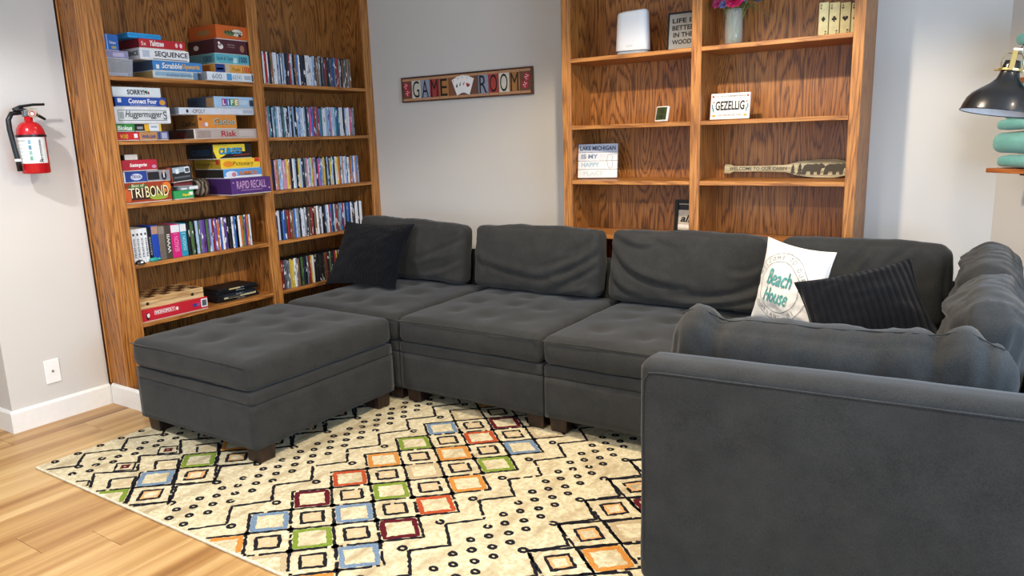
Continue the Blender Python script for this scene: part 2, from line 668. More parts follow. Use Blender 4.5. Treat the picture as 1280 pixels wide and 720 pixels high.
# ------------------------------------------------------------------ shell
def plank_mat():
    m, nt, b = newmat('plank_vinyl')
    tc = nt.nodes.new('ShaderNodeTexCoord')
    oi = nt.nodes.new('ShaderNodeObjectInfo')
    sc = nt.nodes.new('ShaderNodeVectorMath'); sc.operation = 'SCALE'
    sc.inputs[0].default_value = (31.0, 17.0, 3.0)
    nt.links.new(oi.outputs['Random'], sc.inputs['Scale'])
    add = nt.nodes.new('ShaderNodeVectorMath'); add.operation = 'ADD'
    nt.links.new(tc.outputs['Object'], add.inputs[0])
    nt.links.new(sc.outputs[0], add.inputs[1])

    def nz(ac, al, det, rg=0.5):
        mp = nt.nodes.new('ShaderNodeMapping')
        mp.inputs['Scale'].default_value = (ac, al, ac)
        nt.links.new(add.outputs[0], mp.inputs['Vector'])
        n = nt.nodes.new('ShaderNodeTexNoise')
        n.inputs['Scale'].default_value = 1.0
        n.inputs['Detail'].default_value = det
        n.inputs['Roughness'].default_value = rg
        nt.links.new(mp.outputs[0], n.inputs['Vector'])
        return n.outputs['Fac']
    a = nz(11, 0.45, 3)
    r = nt.nodes.new('ShaderNodeValToRGB')
    e = r.color_ramp.elements
    e[0].position = 0.25; e[0].color = lin('#84592f')
    e[1].position = 0.75; e[1].color = lin('#d8b67f')
    q = e.new(0.42); q.color = lin('#aa7e4a')
    q = e.new(0.55); q.color = lin('#c29a62')
    nt.links.new(a, r.inputs['Fac'])
    f2 = nz(120, 3, 3)
    r2 = nt.nodes.new('ShaderNodeValToRGB')
    r2.color_ramp.elements[0].position = 0.3; r2.color_ramp.elements[0].color = (0.72, 0.66, 0.58, 1)
    r2.color_ramp.elements[1].position = 0.6; r2.color_ramp.elements[1].color = (1, 1, 1, 1)
    nt.links.new(f2, r2.inputs['Fac'])
    mx = nt.nodes.new('ShaderNodeMix'); mx.data_type = 'RGBA'; mx.blend_type = 'MULTIPLY'
    mx.inputs['Factor'].default_value = 0.45
    nt.links.new(r.outputs['Color'], mx.inputs['A'])
    nt.links.new(r2.outputs['Color'], mx.inputs['B'])
    nt.links.new(mx.outputs['Result'], b.inputs['Base Color'])
    b.inputs['Roughness'].default_value = 0.38
    return m


PLANK = plank_mat()
floor = wbox('floor', -2.2, 5.42, -5.3, 0.5, -0.06, -0.008, paint('#5a4630', 0.8))
tag(floor, kind='structure')
PW, PL = 0.19, 1.22
x = 1.31 - PW * 18
row = 0
pm = {}
while x < 5.4:
    y = -2.41 + (0.0 if abs(x - 1.31) < 0.01 else random.uniform(0.15, 1.1)) - PL * 3
    while y < 0.45:
        y0, y1 = max(y, -5.28), min(y + PL, 0.45)
        if y1 - y0 > 0.03:
            key = round(y1 - y0, 3)
            if key not in pm:
                pm[key] = bm_mesh(box_bm(-PW / 2 + .0006, PW / 2 - .0006, -(y1 - y0) / 2 + .0006, (y1 - y0) / 2 - .0006, 0, 0.0078, 0.0009))
                pm[key].materials.append(PLANK)
            p = bpy.data.objects.new('plank', pm[key])
            COL.objects.link(p)
            p.parent = floor
            p.location = Vector((x + PW / 2, (y0 + y1) / 2, -0.0078)) - WL[floor.name]
        y += PL
    x += PW

o = wbox('wall_left', -0.14, 0.0, YA, YC, 0, CEIL, WALL); tag(o, kind='structure')
o = wbox('wall_left_header', -0.14, 0.0, -5.3, YA, 2.1, CEIL, WALL); tag(o, kind='structure')
o = wbox('wall_hall', -2.2, -2.1, -5.3, YC, 0, CEIL, WALL); tag(o, kind='structure')
o = wbox('wall_hall_end', -2.1, -0.14, YC + .02, YC + .12, 0, CEIL, WALL); tag(o, kind='structure')
o = wbox('wall_back', -0.2, KX, YB, YB + 0.12, 0, CEIL, WALL); tag(o, kind='structure')
# angled wall
LA = 2.03
bm = box_bm(0, LA, 0, 0.12, 0, CEIL)
o = link('wall_angled', bm_mesh(bm), WALL); o.location = (KX, YB, 0); o.rotation_euler = (0, 0, -math.pi / 4); tag(o, kind='structure')
XR = KX + LA * 0.70711
YR = YB - LA * 0.70711
bm = bmesh.new()
box_bm(XR, XR + .12, -5.3, -3.45, 0, CEIL, bm=bm); box_bm(XR, XR + .12, -1.15, YR, 0, CEIL, bm=bm)
box_bm(XR, XR + .12, -3.45, -1.15, 0, 0.65, bm=bm); box_bm(XR, XR + .12, -3.45, -1.15, 2.05, CEIL, bm=bm)
o = wpart('wall_right', bm_mesh(bm), WALL, None); tag(o, kind='structure')
bm = bmesh.new()
box_bm(-2.2, 0.4, -5.42, -5.3, 0, CEIL, bm=bm); box_bm(4.0, XR + .12, -5.42, -5.3, 0, CEIL, bm=bm)
box_bm(0.4, 4.0, -5.42, -5.3, 2.2, CEIL, bm=bm)
o = wpart('wall_rear', bm_mesh(bm), WALL, None); tag(o, kind='structure')
o = wbox('ceiling', -2.2, XR + .12, -5.42, YB + .12, CEIL, CEIL + .08, CEILM); tag(o, kind='structure')

# skirting
def skirt(name, p, q, inward, h=0.111, t=0.014):
    p, q, n = Vector(p), Vector(q), Vector(inward)
    prof = [(0, 0), (t, 0), (t, h - .012), (t * .55, h - .003), (0, h)]
    V = [pt + n * a + Vector((0, 0, z)) for pt in (p, q) for a, z in prof]
    k = len(prof)
    Fc = [(i, (i + 1) % k, k + (i + 1) % k, k + i) for i in range(k)] + [tuple(range(k))[::-1], tuple(range(k, 2 * k))]
    me = pyd(V, Fc)
    bm = bmesh.new(); bm.from_mesh(me); bmesh.ops.recalc_face_normals(bm, faces=bm.faces); bm.to_mesh(me); bm.free()
    o = wpart(name, me, TRIM, None); tag(o, kind='structure'); return o


skirt('baseboard_left', (0, YA - .014, 0), (0, YC - .0, 0), (1, 0, 0))
skirt('baseboard_jamb', (-0.14, YA, 0), (0.0, YA, 0), (0, -1, 0))
skirt('baseboard_bookcase', (0.0145, YC + .0145, 0), (0.30, YC + .0145, 0), (0, -1, 0))
skirt('baseboard_back', (0.3, YB, 0), (1.86, YB, 0), (0, -1, 0))
skirt('baseboard_angled', (KX, YB, 0), (XR, YR, 0), NX)

# recessed ceiling lights
for i, ((lx, ly), pw) in enumerate(zip(CANS, CAN_POWER)):
    d = bpy.data.lights.new('can_light', 'SPOT')
    d.energy = pw * 4.0
    d.color = CAN_COL[i]
    d.spot_size = math.radians(150)
    d.spot_blend = 0.25
    d.shadow_soft_size = 0.045
    lo = bpy.data.objects.new('can_light', d)
    COL.objects.link(lo)
    r = empty('recessed_light', (lx, ly, CEIL - 0.012))
    places = ['over the middle of the rug', 'over the open floor before the rug', 'over the floor by the wall plate', 'over the ottoman', 'over the gap between sofa and angled wall']
    tag(r, 'round white recessed ceiling light ' + places[i], 'light', 'recessed ceiling lights')
    link('trim_ring', lathe([(0.05, 0.0), (0.085, 0.0), (0.085, 0.011), (0.05, 0.011), (0.05, 0.0)], 28, False, False), WHITEP, r, smooth=False)
    em, nt, b = newmat('lit_lens')
    b.inputs['Emission Color'].default_value = (1, 0.82, 0.6, 1)
    b.inputs['Emission Strength'].default_value = 4
    link('lens', lathe([(0.0001, 0.006), (0.05, 0.006)], 28, False, False), em, r)
    lo.parent = r
    lo.location = (0, 0, -0.006)

# ------------------------------------------------------------------ left bookcase (built in, game boxes and discs)
SL = [1.717, 1.3939, 1.0676, 0.7484, 0.4279]
L1, L2, L3, L4 = -1.4748, -0.6035, -0.5339, 0.3488
XBK = -0.125
lb = empty('bookcase', (XF / 2, (YC + YB) / 2, 0))
tag(lb, 'tall built-in oak bookcase packed with game boxes and discs', 'bookcase')
YS = -1.600
wbox('side_panel', XBK - .02, XF - .019, YS, YS + .018, 0.0, CEIL - .002, PANZ, lb)
wbox('corner_moulding', 0.0005, 0.012, YS - .008, YS - .0005, 0.112, CEIL - .002, OAKZ, lb, .003)
wbox('stile', XF - .019, XF, YS, -1.540, 0.0, CEIL - .002, OAKZ, lb, .002)
wbox('stile', XF - .019, XF, -1.5398, L1, 0.0, CEIL - .002, OAKZ, lb, .002)
wbox('stile', XF - .019, XF, L2, L3, 0.0, CEIL - .002, OAKZ, lb, .002)
wbox('stile', XF - .019, XF, L4, YB - .002, 0.0, CEIL - .002, OAKZ, lb, .002)
wbox('divider', XBK, XF - .0195, -0.580, -0.557, 0.08, CEIL - .002, PANZ, lb)
wbox('inner_side', XBK, XF - .0195, YS + .0182, YS + .036, 0.08, CEIL - .002, PANZ, lb)
wbox('inner_side', XBK, XF - .0195, 0.392, 0.410, 0.08, CEIL - .002, PANZ, lb)
wbox('back_panel', XBK - .008, XBK - .0005, YS + .037, -0.570, 0.08, CEIL - .002, PANZ, lb)
wbox('back_panel', XBK - .008, XBK - .0005, -0.5695, 0.41, 0.08, CEIL - .002, PANZ, lb)
for z in SL:
    for (a, b_) in ((YS + .0362, -0.5805), (-0.5565, 0.3918)):
        wbox('shelf', XBK, XF - .0196, a, b_, z - .020, z, OAKY, lb)
    for (a, b_) in ((L1 + .0003, L2 - .0003), (L3 + .0003, L4 - .0003)):
        wbox('shelf_lip', XF - .0193, XF - .004, a, b_, z - .021, z, OAKY, lb, .0015)
wbox('toe_kick', XF - .06, XF - .045, YS + .037, 0.39, 0.0, 0.30, BLACKP, lb)

# ------------------------------------------------------------------ right bookcase
SR = [1.7545, 1.3986, 1.0997, 0.801]
R0, R1, R2, R3, R4, R5 = 1.8893, 1.9418, 2.6247, 2.6747, 3.3606, 3.4072
YK = 0.398
rb = empty('bookcase', ((R0 + R5) / 2, (YF + YB) / 2, 0))
tag(rb, 'wide oak bookcase with a few signs and ornaments behind the sofa', 'bookcase')
for a, b_ in ((R0, R1), (R2, R3), (R4, R5)):
    wbox('stile', a, b_, YF, YF + .019, 0.0, CEIL - .002, OAKZ, rb, .002)
wbox('side_panel', R0, R0 + .016, YF + .0195, YB - .002, 0, CEIL - .002, PANZ, rb)
wbox('side_panel', R5 - .018, R5, YF + .0195, YB - .002, 0, CEIL - .002, PANZ, rb)
wbox('divider', 2.640, 2.660, YF + .0195, YK, 0.08, CEIL - .002, PANZ, rb)
wbox('back_panel', R0 + .0165, 2.6495, YK + .0005, YK + .008, 0.05, CEIL - .002, PANZ, rb)
wbox('back_panel', 2.6505, R5 - .0185, YK + .0005, YK + .008, 0.05, CEIL - .002, PANZ, rb)
for z in SR + [0.48, 0.12]:
    for a, b_ in ((R0 + .0165, 2.6397), (2.6603, R5 - .0185)):
        wbox('shelf', a, b_, YF + .0197, YK, z - .020, z, OAKX, rb)
    for a, b_ in ((R1 + .0003, R2 - .0003), (R3 + .0003, R4 - .0003)):
        wbox('shelf_lip', a, b_, YF + .003, YF + .0192, z - .021, z, OAKX, rb, .0015)
wbox('rail', R1 + .0003, R2 - .0003, YF + .003, YF + .0192, 0.0, 0.098, OAKX, rb)
wbox('rail', R3 + .0003, R4 - .0003, YF + .003, YF + .0192, 0.0, 0.098, OAKX, rb)

# ------------------------------------------------------------------ game boxes
# F = face towards the room (+x), S = end face towards the camera side (-y)
FR, FU = (0, 1, 0), (0, 0, 1)
SRt, SU = (1, 0, 0), (0, 0, 1)


def game(label, pl, pr_, py, z0, h, col, prints=(), xf=0.125, depth=0.235, name='game_box', cat='game box', side=None, tray='#d9d6cf', gap=0.0004, yl=None, yr=None):
    y0 = at(pl, py, 0, xf)[1] if yl is None else yl
    y1 = at(pr_, py, 0, xf)[1] if yr is None else yr
    if xf > .143: y0, y1 = max(y0, L1 + .003), min(y1, L2 - .003)
    else: y0, y1 = max(y0, YS + .04), min(y1, -.5835)
    wy = y1 - y0
    xb = max(xf - depth, XBK + .004)
    root = empty(name, ((xf + xb) / 2, (y0 + y1) / 2, z0 + gap))
    tag(root, label, cat)
    dx = (xf - xb) / 2
    th = h - gap
    mats = [paint(col)]
    link('lid', bm_mesh(box_bm(-dx, dx, -wy / 2, wy / 2, min(.004, th * .1), th, .0012)), mats, root)
    link('tray', bm_mesh(box_bm(-dx + .002, dx - .002, -wy / 2 + .002, wy / 2 - .002, 0, min(.0039, th * .1))), paint(tray), root)
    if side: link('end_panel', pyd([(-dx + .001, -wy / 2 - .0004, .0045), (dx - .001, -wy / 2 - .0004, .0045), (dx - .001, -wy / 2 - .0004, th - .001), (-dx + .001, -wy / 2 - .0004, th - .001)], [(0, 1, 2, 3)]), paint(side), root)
    for p in prints:
        kind, face = p[0], p[1]
        if face == 'F': org, rt, up, fw_ = (dx, 0, 0), FR, FU, wy
        elif face == 'S': org, rt, up, fw_ = (0, -wy / 2 - .0004, 0), SRt, SU, 2 * dx
        else: org, rt, up, fw_ = (0, 0, th), (0, 1, 0), (-1, 0, 0), wy
        if kind == 't':
            _, _, s, cx, cz, tw, thh, c = p[:8]
            kw = p[8] if len(p) > 8 else {}
            oo = Vector(org) + Vector(rt) * ((cx - .5) * fw_) + Vector(up) * (cz * th if face != 'T' else 0)
            text_on('lettering', s, oo, rt, up, tw * fw_, thh * th, paint(c), root, shear=kw.get('shear', 0), bold=kw.get('bold', 0), off=kw.get('off', .0012))
        else:
            _, _, cx, cz, tw, thh, c = p[:7]
            kw = p[7] if len(p) > 7 else {}
            oo = Vector(org) + Vector(rt) * ((cx - .5) * fw_) + Vector(up) * (cz * th)
            sh = kw.get('shape', 'r')
            if sh == 'r': lp = rect(0, 0, tw * fw_, thh * th, kw.get('a', 0))
            else: lp = disc(0, 0, tw * fw_ / 2, 16, thh * th / 2)
            poly_on('printed_patch', [lp], oo, rt, up, paint(c), root, off=kw.get('off', .0007))
    return root, (y0, y1, z0 + h)


def hz(py_top, py_bot, px, xf=0.125):
    return at(px, py_top, 0, xf)[2] - at(px, py_bot, 0, xf)[2]


B1 = dict(bold=0.02)
z = SL[0] + .0003
# -- top shelf, left group
tub = empty('storage_tub', (0.0, 0, z))
ty0, ty1 = -1.49, at(169, 95, 0, .13)[1]
tub.location = (0.02, (ty0 + ty1) / 2, z)
tag(tub, 'clear plastic storage tub of cards on the top game shelf', 'storage tub')
PLAS, nt, b = newmat('clear_plastic')
b.inputs['Base Color'].default_value = lin('#cfd6de')
b.inputs['Alpha'].default_value = 0.3
b.inputs['Roughness'].default_value = 0.2
th_ = hz(73.5, 95, 160)
wy = (ty1 - ty0) / 2
prof = []
V, Fc = [], []
for (s, zz) in ((.93, 0), (1.0, th_), (.985, th_), (.915, .002)):
    V += [(-.105 * s, -wy * s, zz), (.105 * s, -wy * s, zz), (.105 * s, wy * s, zz), (-.105 * s, wy * s, zz)]
Fc.append((3, 2, 1, 0)); Fc.append((12, 13, 14, 15))
for a in range(3):
    for k in range(4):
        Fc.append((a * 4 + k, a * 4 + (k + 1) % 4, a * 4 + 4 + (k + 1) % 4, a * 4 + 4 + k))
link('tub_body', pyd(V, Fc), PLAS, tub)
link('tub_rim', tube([(-.105, -wy, th_), (.105, -wy, th_), (.105, wy, th_), (-.105, wy, th_)], .003, 6, True), PLAS, tub)
link('card_stack', bm_mesh(box_bm(-.06, .085, -wy * .8, wy * .75, .003, .022, .002)), paint('#c9cde0'), tub)
zt = z + th_ + .0035
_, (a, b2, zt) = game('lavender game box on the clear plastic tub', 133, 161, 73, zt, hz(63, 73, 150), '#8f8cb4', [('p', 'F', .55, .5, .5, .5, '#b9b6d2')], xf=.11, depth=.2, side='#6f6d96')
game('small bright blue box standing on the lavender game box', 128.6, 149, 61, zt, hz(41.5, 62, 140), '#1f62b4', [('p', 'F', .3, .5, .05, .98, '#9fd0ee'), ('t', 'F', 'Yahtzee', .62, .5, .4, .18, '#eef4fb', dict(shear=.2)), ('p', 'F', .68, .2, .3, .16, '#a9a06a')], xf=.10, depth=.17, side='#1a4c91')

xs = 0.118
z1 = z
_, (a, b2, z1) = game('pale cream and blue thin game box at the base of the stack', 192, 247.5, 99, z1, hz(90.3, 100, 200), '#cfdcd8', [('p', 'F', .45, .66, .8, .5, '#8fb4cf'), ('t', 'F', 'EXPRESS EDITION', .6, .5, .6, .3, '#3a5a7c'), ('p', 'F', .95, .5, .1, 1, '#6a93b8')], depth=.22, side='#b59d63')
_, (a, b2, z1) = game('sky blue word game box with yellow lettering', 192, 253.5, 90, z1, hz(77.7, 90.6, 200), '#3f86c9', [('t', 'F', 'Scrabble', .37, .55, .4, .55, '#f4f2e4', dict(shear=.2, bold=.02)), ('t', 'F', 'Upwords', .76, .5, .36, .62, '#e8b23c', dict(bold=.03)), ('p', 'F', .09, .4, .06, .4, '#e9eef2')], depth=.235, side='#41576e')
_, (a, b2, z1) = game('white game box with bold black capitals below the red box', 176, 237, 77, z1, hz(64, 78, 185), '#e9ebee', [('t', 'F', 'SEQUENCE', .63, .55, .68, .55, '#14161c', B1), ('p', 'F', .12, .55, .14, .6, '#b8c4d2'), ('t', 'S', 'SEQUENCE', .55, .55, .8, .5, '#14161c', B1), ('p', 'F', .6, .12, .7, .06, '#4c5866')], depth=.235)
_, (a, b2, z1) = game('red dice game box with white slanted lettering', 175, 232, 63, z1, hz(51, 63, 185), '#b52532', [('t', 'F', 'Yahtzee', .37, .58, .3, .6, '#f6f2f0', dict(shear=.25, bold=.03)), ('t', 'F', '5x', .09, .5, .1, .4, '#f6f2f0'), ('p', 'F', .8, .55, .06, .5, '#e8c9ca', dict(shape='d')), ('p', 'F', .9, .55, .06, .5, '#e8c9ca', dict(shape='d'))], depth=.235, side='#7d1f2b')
lidr = empty('dish_lid', (0.03, 0, z1 + .0005))
ly0, ly1 = at(160.5, 50, 0, .11)[1], at(202, 50, 0, .11)[1]
lidr.location.y = (ly0 + ly1) / 2
tag(lidr, 'bright cyan plastic tray resting on the red dice game box', 'tray')
hh = hz(44, 51, 180)
link('tray_body', bm_mesh(box_bm(-.08, .08, -(ly1 - ly0) / 2, (ly1 - ly0) / 2, 0, hh, .008, 3)), paint('#2f9fe0', .3), lidr, smooth=False)
link('tray_rim', tube([(-.08, -(ly1 - ly0) / 2, hh * .55), (.08, -(ly1 - ly0) / 2, hh * .55), (.08, (ly1 - ly0) / 2, hh * .55), (-.08, (ly1 - ly0) / 2, hh * .55)], .0035, 6, True), paint('#2a8fd0', .3), lidr)

# -- top shelf, puzzle stack
z1 = z
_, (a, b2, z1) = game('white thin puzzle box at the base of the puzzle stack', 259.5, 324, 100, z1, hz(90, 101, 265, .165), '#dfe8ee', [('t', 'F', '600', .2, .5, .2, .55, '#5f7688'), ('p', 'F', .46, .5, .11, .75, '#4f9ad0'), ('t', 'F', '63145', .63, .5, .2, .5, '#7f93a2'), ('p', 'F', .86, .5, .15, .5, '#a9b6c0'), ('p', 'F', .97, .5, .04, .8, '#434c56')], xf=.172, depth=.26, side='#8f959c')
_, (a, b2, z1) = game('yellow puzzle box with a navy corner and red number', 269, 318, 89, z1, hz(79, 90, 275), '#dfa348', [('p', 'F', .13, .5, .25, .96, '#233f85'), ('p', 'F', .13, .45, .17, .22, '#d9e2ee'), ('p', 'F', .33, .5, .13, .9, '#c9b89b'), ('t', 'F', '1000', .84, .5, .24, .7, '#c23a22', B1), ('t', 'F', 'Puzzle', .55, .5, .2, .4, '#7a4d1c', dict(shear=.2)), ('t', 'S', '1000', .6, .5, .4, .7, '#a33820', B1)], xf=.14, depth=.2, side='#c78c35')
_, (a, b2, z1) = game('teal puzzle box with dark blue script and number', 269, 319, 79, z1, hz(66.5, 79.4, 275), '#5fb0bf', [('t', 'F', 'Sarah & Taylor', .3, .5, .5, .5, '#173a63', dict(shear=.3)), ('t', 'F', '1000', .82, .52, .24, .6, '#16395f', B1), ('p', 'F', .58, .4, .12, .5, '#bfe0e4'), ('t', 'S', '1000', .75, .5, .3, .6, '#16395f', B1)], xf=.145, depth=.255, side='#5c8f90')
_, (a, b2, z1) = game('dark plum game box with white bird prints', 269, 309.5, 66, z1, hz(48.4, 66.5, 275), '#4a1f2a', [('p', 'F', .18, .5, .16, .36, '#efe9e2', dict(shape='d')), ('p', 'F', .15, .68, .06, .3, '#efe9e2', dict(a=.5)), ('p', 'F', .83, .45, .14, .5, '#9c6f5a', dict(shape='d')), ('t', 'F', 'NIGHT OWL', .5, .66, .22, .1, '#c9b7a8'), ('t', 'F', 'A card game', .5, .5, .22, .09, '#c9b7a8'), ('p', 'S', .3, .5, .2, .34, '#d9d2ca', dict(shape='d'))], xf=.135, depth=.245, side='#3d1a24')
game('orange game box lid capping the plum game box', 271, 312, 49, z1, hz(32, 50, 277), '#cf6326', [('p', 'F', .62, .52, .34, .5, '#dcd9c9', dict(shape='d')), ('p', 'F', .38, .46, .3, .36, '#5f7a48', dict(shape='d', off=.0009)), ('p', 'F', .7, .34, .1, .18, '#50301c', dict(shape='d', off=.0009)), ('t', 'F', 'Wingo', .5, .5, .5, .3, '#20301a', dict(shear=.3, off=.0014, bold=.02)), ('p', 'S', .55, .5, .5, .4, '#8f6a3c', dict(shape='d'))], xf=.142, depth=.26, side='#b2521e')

# -- second shelf
z = SL[1] + .0003
h0 = hz(165, 175.6, 160)
_, (a, b2, z1) = game('small red card game box at the foot of the left stack', 147, 175, 174, z, h0, '#c9242c', [('t', 'F', 'WORD', .3, .5, .35, .5, '#f0c23a', B1), ('p', 'F', .83, .55, .16, .5, '#f2efe9')], depth=.16)
game('tan card game box with blue lettering', 175.3, 197.3, 174, z, h0, '#bd8a52', [('t', 'F', 'WAR-GAR', .5, .45, .8, .4, '#24408c', B1)], depth=.16)
game('slate purple card game box beside the tan box', 197.6, 211.5, 174, z, h0 * 1.05, '#5a6288', [('p', 'F', .6, .5, .5, .7, '#a9adc4'), ('p', 'F', .15, .5, .1, .9, '#2f3c66')], depth=.16)
z1 = z + h0 * 1.05
h1 = hz(155.4, 165, 160)
game('small green game box with white lettering', 146, 168.8, 164, z1, h1, '#2c8f3c', [('t', 'F', 'Blokus', .45, .5, .8, .6, '#eef3ea', dict(bold=.03, shear=.1))], depth=.17)
game('black and yellow card game box between green and white ones', 169, 187, 164, z1, h1, '#1b1b1b', [('p', 'F', .83, .5, .32, .98, '#e0a921'), ('p', 'F', .35, .5, .4, .35, '#8f9296')], depth=.17)
game('white and yellow card game box at the end of the small row', 187.2, 202, 164, z1, h1 * 1.03, '#dfe3e6', [('p', 'F', .9, .5, .2, .96, '#e3c04c'), ('p', 'F', .4, .6, .5, .2, '#8fa4b8')], depth=.17)
z1 = z1 + h1 * 1.03 + .0006
_, (a, b2, z1) = game('white game box with an ornate framed script title', 143.5, 214, 154, z1, hz(133.5, 154.6, 160), '#ebeceb', [('p', 'F', .5, .5, .86, .66, '#3b3b3b'), ('p', 'F', .5, .5, .845, .6, '#d9dcdb', dict(off=.0009)), ('t', 'F', 'Huggermugger', .52, .52, .66, .5, '#191919', dict(shear=.35, off=.0014, bold=.012)), ('p', 'F', .13, .5, .08, .4, '#aab0b0', dict(off=.0011)), ('t', 'F', 'S', .9, .5, .07, .5, '#2a2a2a', dict(off=.0014))], depth=.24)
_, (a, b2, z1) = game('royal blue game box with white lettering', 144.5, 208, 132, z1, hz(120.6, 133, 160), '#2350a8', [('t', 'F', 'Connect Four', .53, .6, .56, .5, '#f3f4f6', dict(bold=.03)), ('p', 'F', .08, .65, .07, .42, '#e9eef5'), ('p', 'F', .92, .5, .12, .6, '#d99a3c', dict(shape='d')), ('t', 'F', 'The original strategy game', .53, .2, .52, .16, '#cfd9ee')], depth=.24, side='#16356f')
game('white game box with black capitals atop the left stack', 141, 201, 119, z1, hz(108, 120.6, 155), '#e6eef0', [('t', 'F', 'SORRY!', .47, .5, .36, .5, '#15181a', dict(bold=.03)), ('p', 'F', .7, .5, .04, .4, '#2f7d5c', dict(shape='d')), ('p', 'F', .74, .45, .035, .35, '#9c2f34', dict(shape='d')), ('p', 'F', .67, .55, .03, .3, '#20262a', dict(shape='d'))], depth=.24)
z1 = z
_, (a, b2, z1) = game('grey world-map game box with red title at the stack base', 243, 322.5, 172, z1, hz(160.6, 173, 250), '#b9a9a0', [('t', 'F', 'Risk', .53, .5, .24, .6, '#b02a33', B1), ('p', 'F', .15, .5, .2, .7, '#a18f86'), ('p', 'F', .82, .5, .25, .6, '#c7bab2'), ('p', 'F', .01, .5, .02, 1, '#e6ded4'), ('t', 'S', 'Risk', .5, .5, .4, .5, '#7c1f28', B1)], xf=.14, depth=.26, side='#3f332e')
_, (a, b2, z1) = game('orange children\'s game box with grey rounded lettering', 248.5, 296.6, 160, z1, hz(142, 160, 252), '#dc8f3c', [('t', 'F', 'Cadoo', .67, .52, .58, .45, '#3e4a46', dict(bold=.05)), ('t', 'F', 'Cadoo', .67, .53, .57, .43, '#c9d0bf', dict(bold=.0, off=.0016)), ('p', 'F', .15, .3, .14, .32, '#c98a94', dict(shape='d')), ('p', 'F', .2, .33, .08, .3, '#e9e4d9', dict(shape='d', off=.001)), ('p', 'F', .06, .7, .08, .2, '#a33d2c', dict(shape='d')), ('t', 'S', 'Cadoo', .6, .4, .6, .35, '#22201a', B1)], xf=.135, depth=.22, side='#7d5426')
_, (a, b2, z1) = game('white long property game box with thin dark lettering', 224, 318, 141, z1, hz(132, 141, 232), '#dde3ea', [('t', 'F', '-OPOLY', .24, .5, .17, .55, '#5a2a30'), ('p', 'F', .1, .5, .03, .5, '#24282c', dict(shape='d')), ('p', 'F', .9, .5, .14, .5, '#b6c2d0')], xf=.125, depth=.245, side='#8b93a0')
game('pale blue family game box with four coloured letter tiles', 268, 320, 132, z1, hz(118, 132.5, 272), '#a9cdea', [('p', 'F', .235, .5, .1, .62, '#a23a8c'), ('p', 'F', .335, .5, .09, .62, '#3a77c2'), ('p', 'F', .43, .5, .1, .62, '#4a9c50'), ('p', 'F', .535, .5, .1, .62, '#c9a63a'), ('t', 'F', 'L', .235, .5, .06, .45, '#f7f7f5', dict(off=.0014, bold=.03)), ('t', 'F', 'I', .335, .5, .02, .45, '#f7f7f5', dict(off=.0014, bold=.03)), ('t', 'F', 'F', .43, .5, .06, .45, '#f7f7f5', dict(off=.0014, bold=.03)), ('t', 'F', 'E', .535, .5, .06, .45, '#f7f7f5', dict(off=.0014, bold=.03)), ('p', 'F', .72, .5, .2, .4, '#c8dcec'), ('p', 'F', .91, .45, .1, .55, '#3d4650'), ('t', 'S', 'LIFE', .25, .55, .3, .4, '#2c3c52', B1), ('p', 'S', .85, .5, .28, .8, '#b08c60')], xf=.13, depth=.25, side='#46586c')

# -- third shelf
z = SL[2] + .0003
hT = hz(228.6, 254.4, 170)
tri, (a, b2, z1) = game('orange and green game box with large cream block title', 156, 216, 253, z, hT, '#9a3a1c', [('p', 'F', .08, .4, .16, .7, '#d8632a', dict(shape='d')), ('p', 'F', .9, .7, .2, .5, '#d9782e', dict(shape='d')), ('p', 'F', .72, .24, .4, .3, '#8fa83a', dict(shape='d')), ('p', 'F', .3, .8, .4, .26, '#3f6a34', dict(shape='d')), ('p', 'F', .45, .4, .6, .5, '#3c1c14', dict(off=.0005)), ('t', 'F', 'TRI', .245, .5, .30, .5, '#1a120c', dict(bold=.06, off=.0010)), ('t', 'F', 'BOND', .69, .52, .50, .58, '#1a120c', dict(bold=.06, off=.0010)), ('t', 'F', 'TRI', .245, .5, .29, .47, '#f1e6c4', dict(bold=.0, off=.0016)), ('t', 'F', 'BOND', .69, .52, .49, .55, '#f3e9b0', dict(bold=.0, off=.0016)), ('t', 'F', 'Best of', .3, .86, .26, .14, '#f3e9c8', dict(shear=.2, off=.0016))], depth=.2, xf=.13)
hB = hz(216.5, 230.6, 165)
game('dark blue game box with a white oval logo', 155, 184.8, 230, z1, hB, '#24408f', [('p', 'F', .55, .5, .5, .6, '#c7cde4', dict(shape='d')), ('t', 'F', 'TRIVIA', .55, .52, .4, .3, '#3a2a5a', dict(bold=.02)), ('p', 'F', .05, .5, .06, .98, '#dfe5ee')], depth=.2, xf=.125)
_, (a, b2, zz) = game('grey game box with a portrait of a suited figure', 185, 214, 229, z1, hB * 1.02, '#8c8a92', [('p', 'F', .27, .5, .5, .7, '#1c1c22'), ('p', 'F', .72, .45, .24, .8, '#23242c', dict(shape='d')), ('p', 'F', .72, .8, .1, .3, '#c9a58c', dict(shape='d', off=.001)), ('p', 'F', .72, .5, .05, .4, '#e4e4e8', dict(off=.0011))], depth=.2, xf=.125)
z1 = z1 + hB * 1.02 + .0005
_, (a, b2, z1) = game('crimson party game box with white brush lettering', 154, 198, 217, z1, hz(203, 217, 165), '#b32338', [('t', 'F', 'Scattergories', .45, .5, .5, .42, '#f4ecea', dict(shear=.35, bold=.03)), ('p', 'F', .9, .35, .14, .3, '#c58fb0', dict(shape='d'))], depth=.2, xf=.125)
dom = empty('domino_block', (0.05, 0, z1))
dy0, dy1 = at(154, 203, 0, .1)[1], at(173, 203, 0, .1)[1]
dom.location = (.06, (dy0 + dy1) / 2, z1 + .0005)
tag(dom, 'white domino set wrapped with a black end on the crimson box', 'dominoes')
hd = hz(196.7, 203.6, 165)
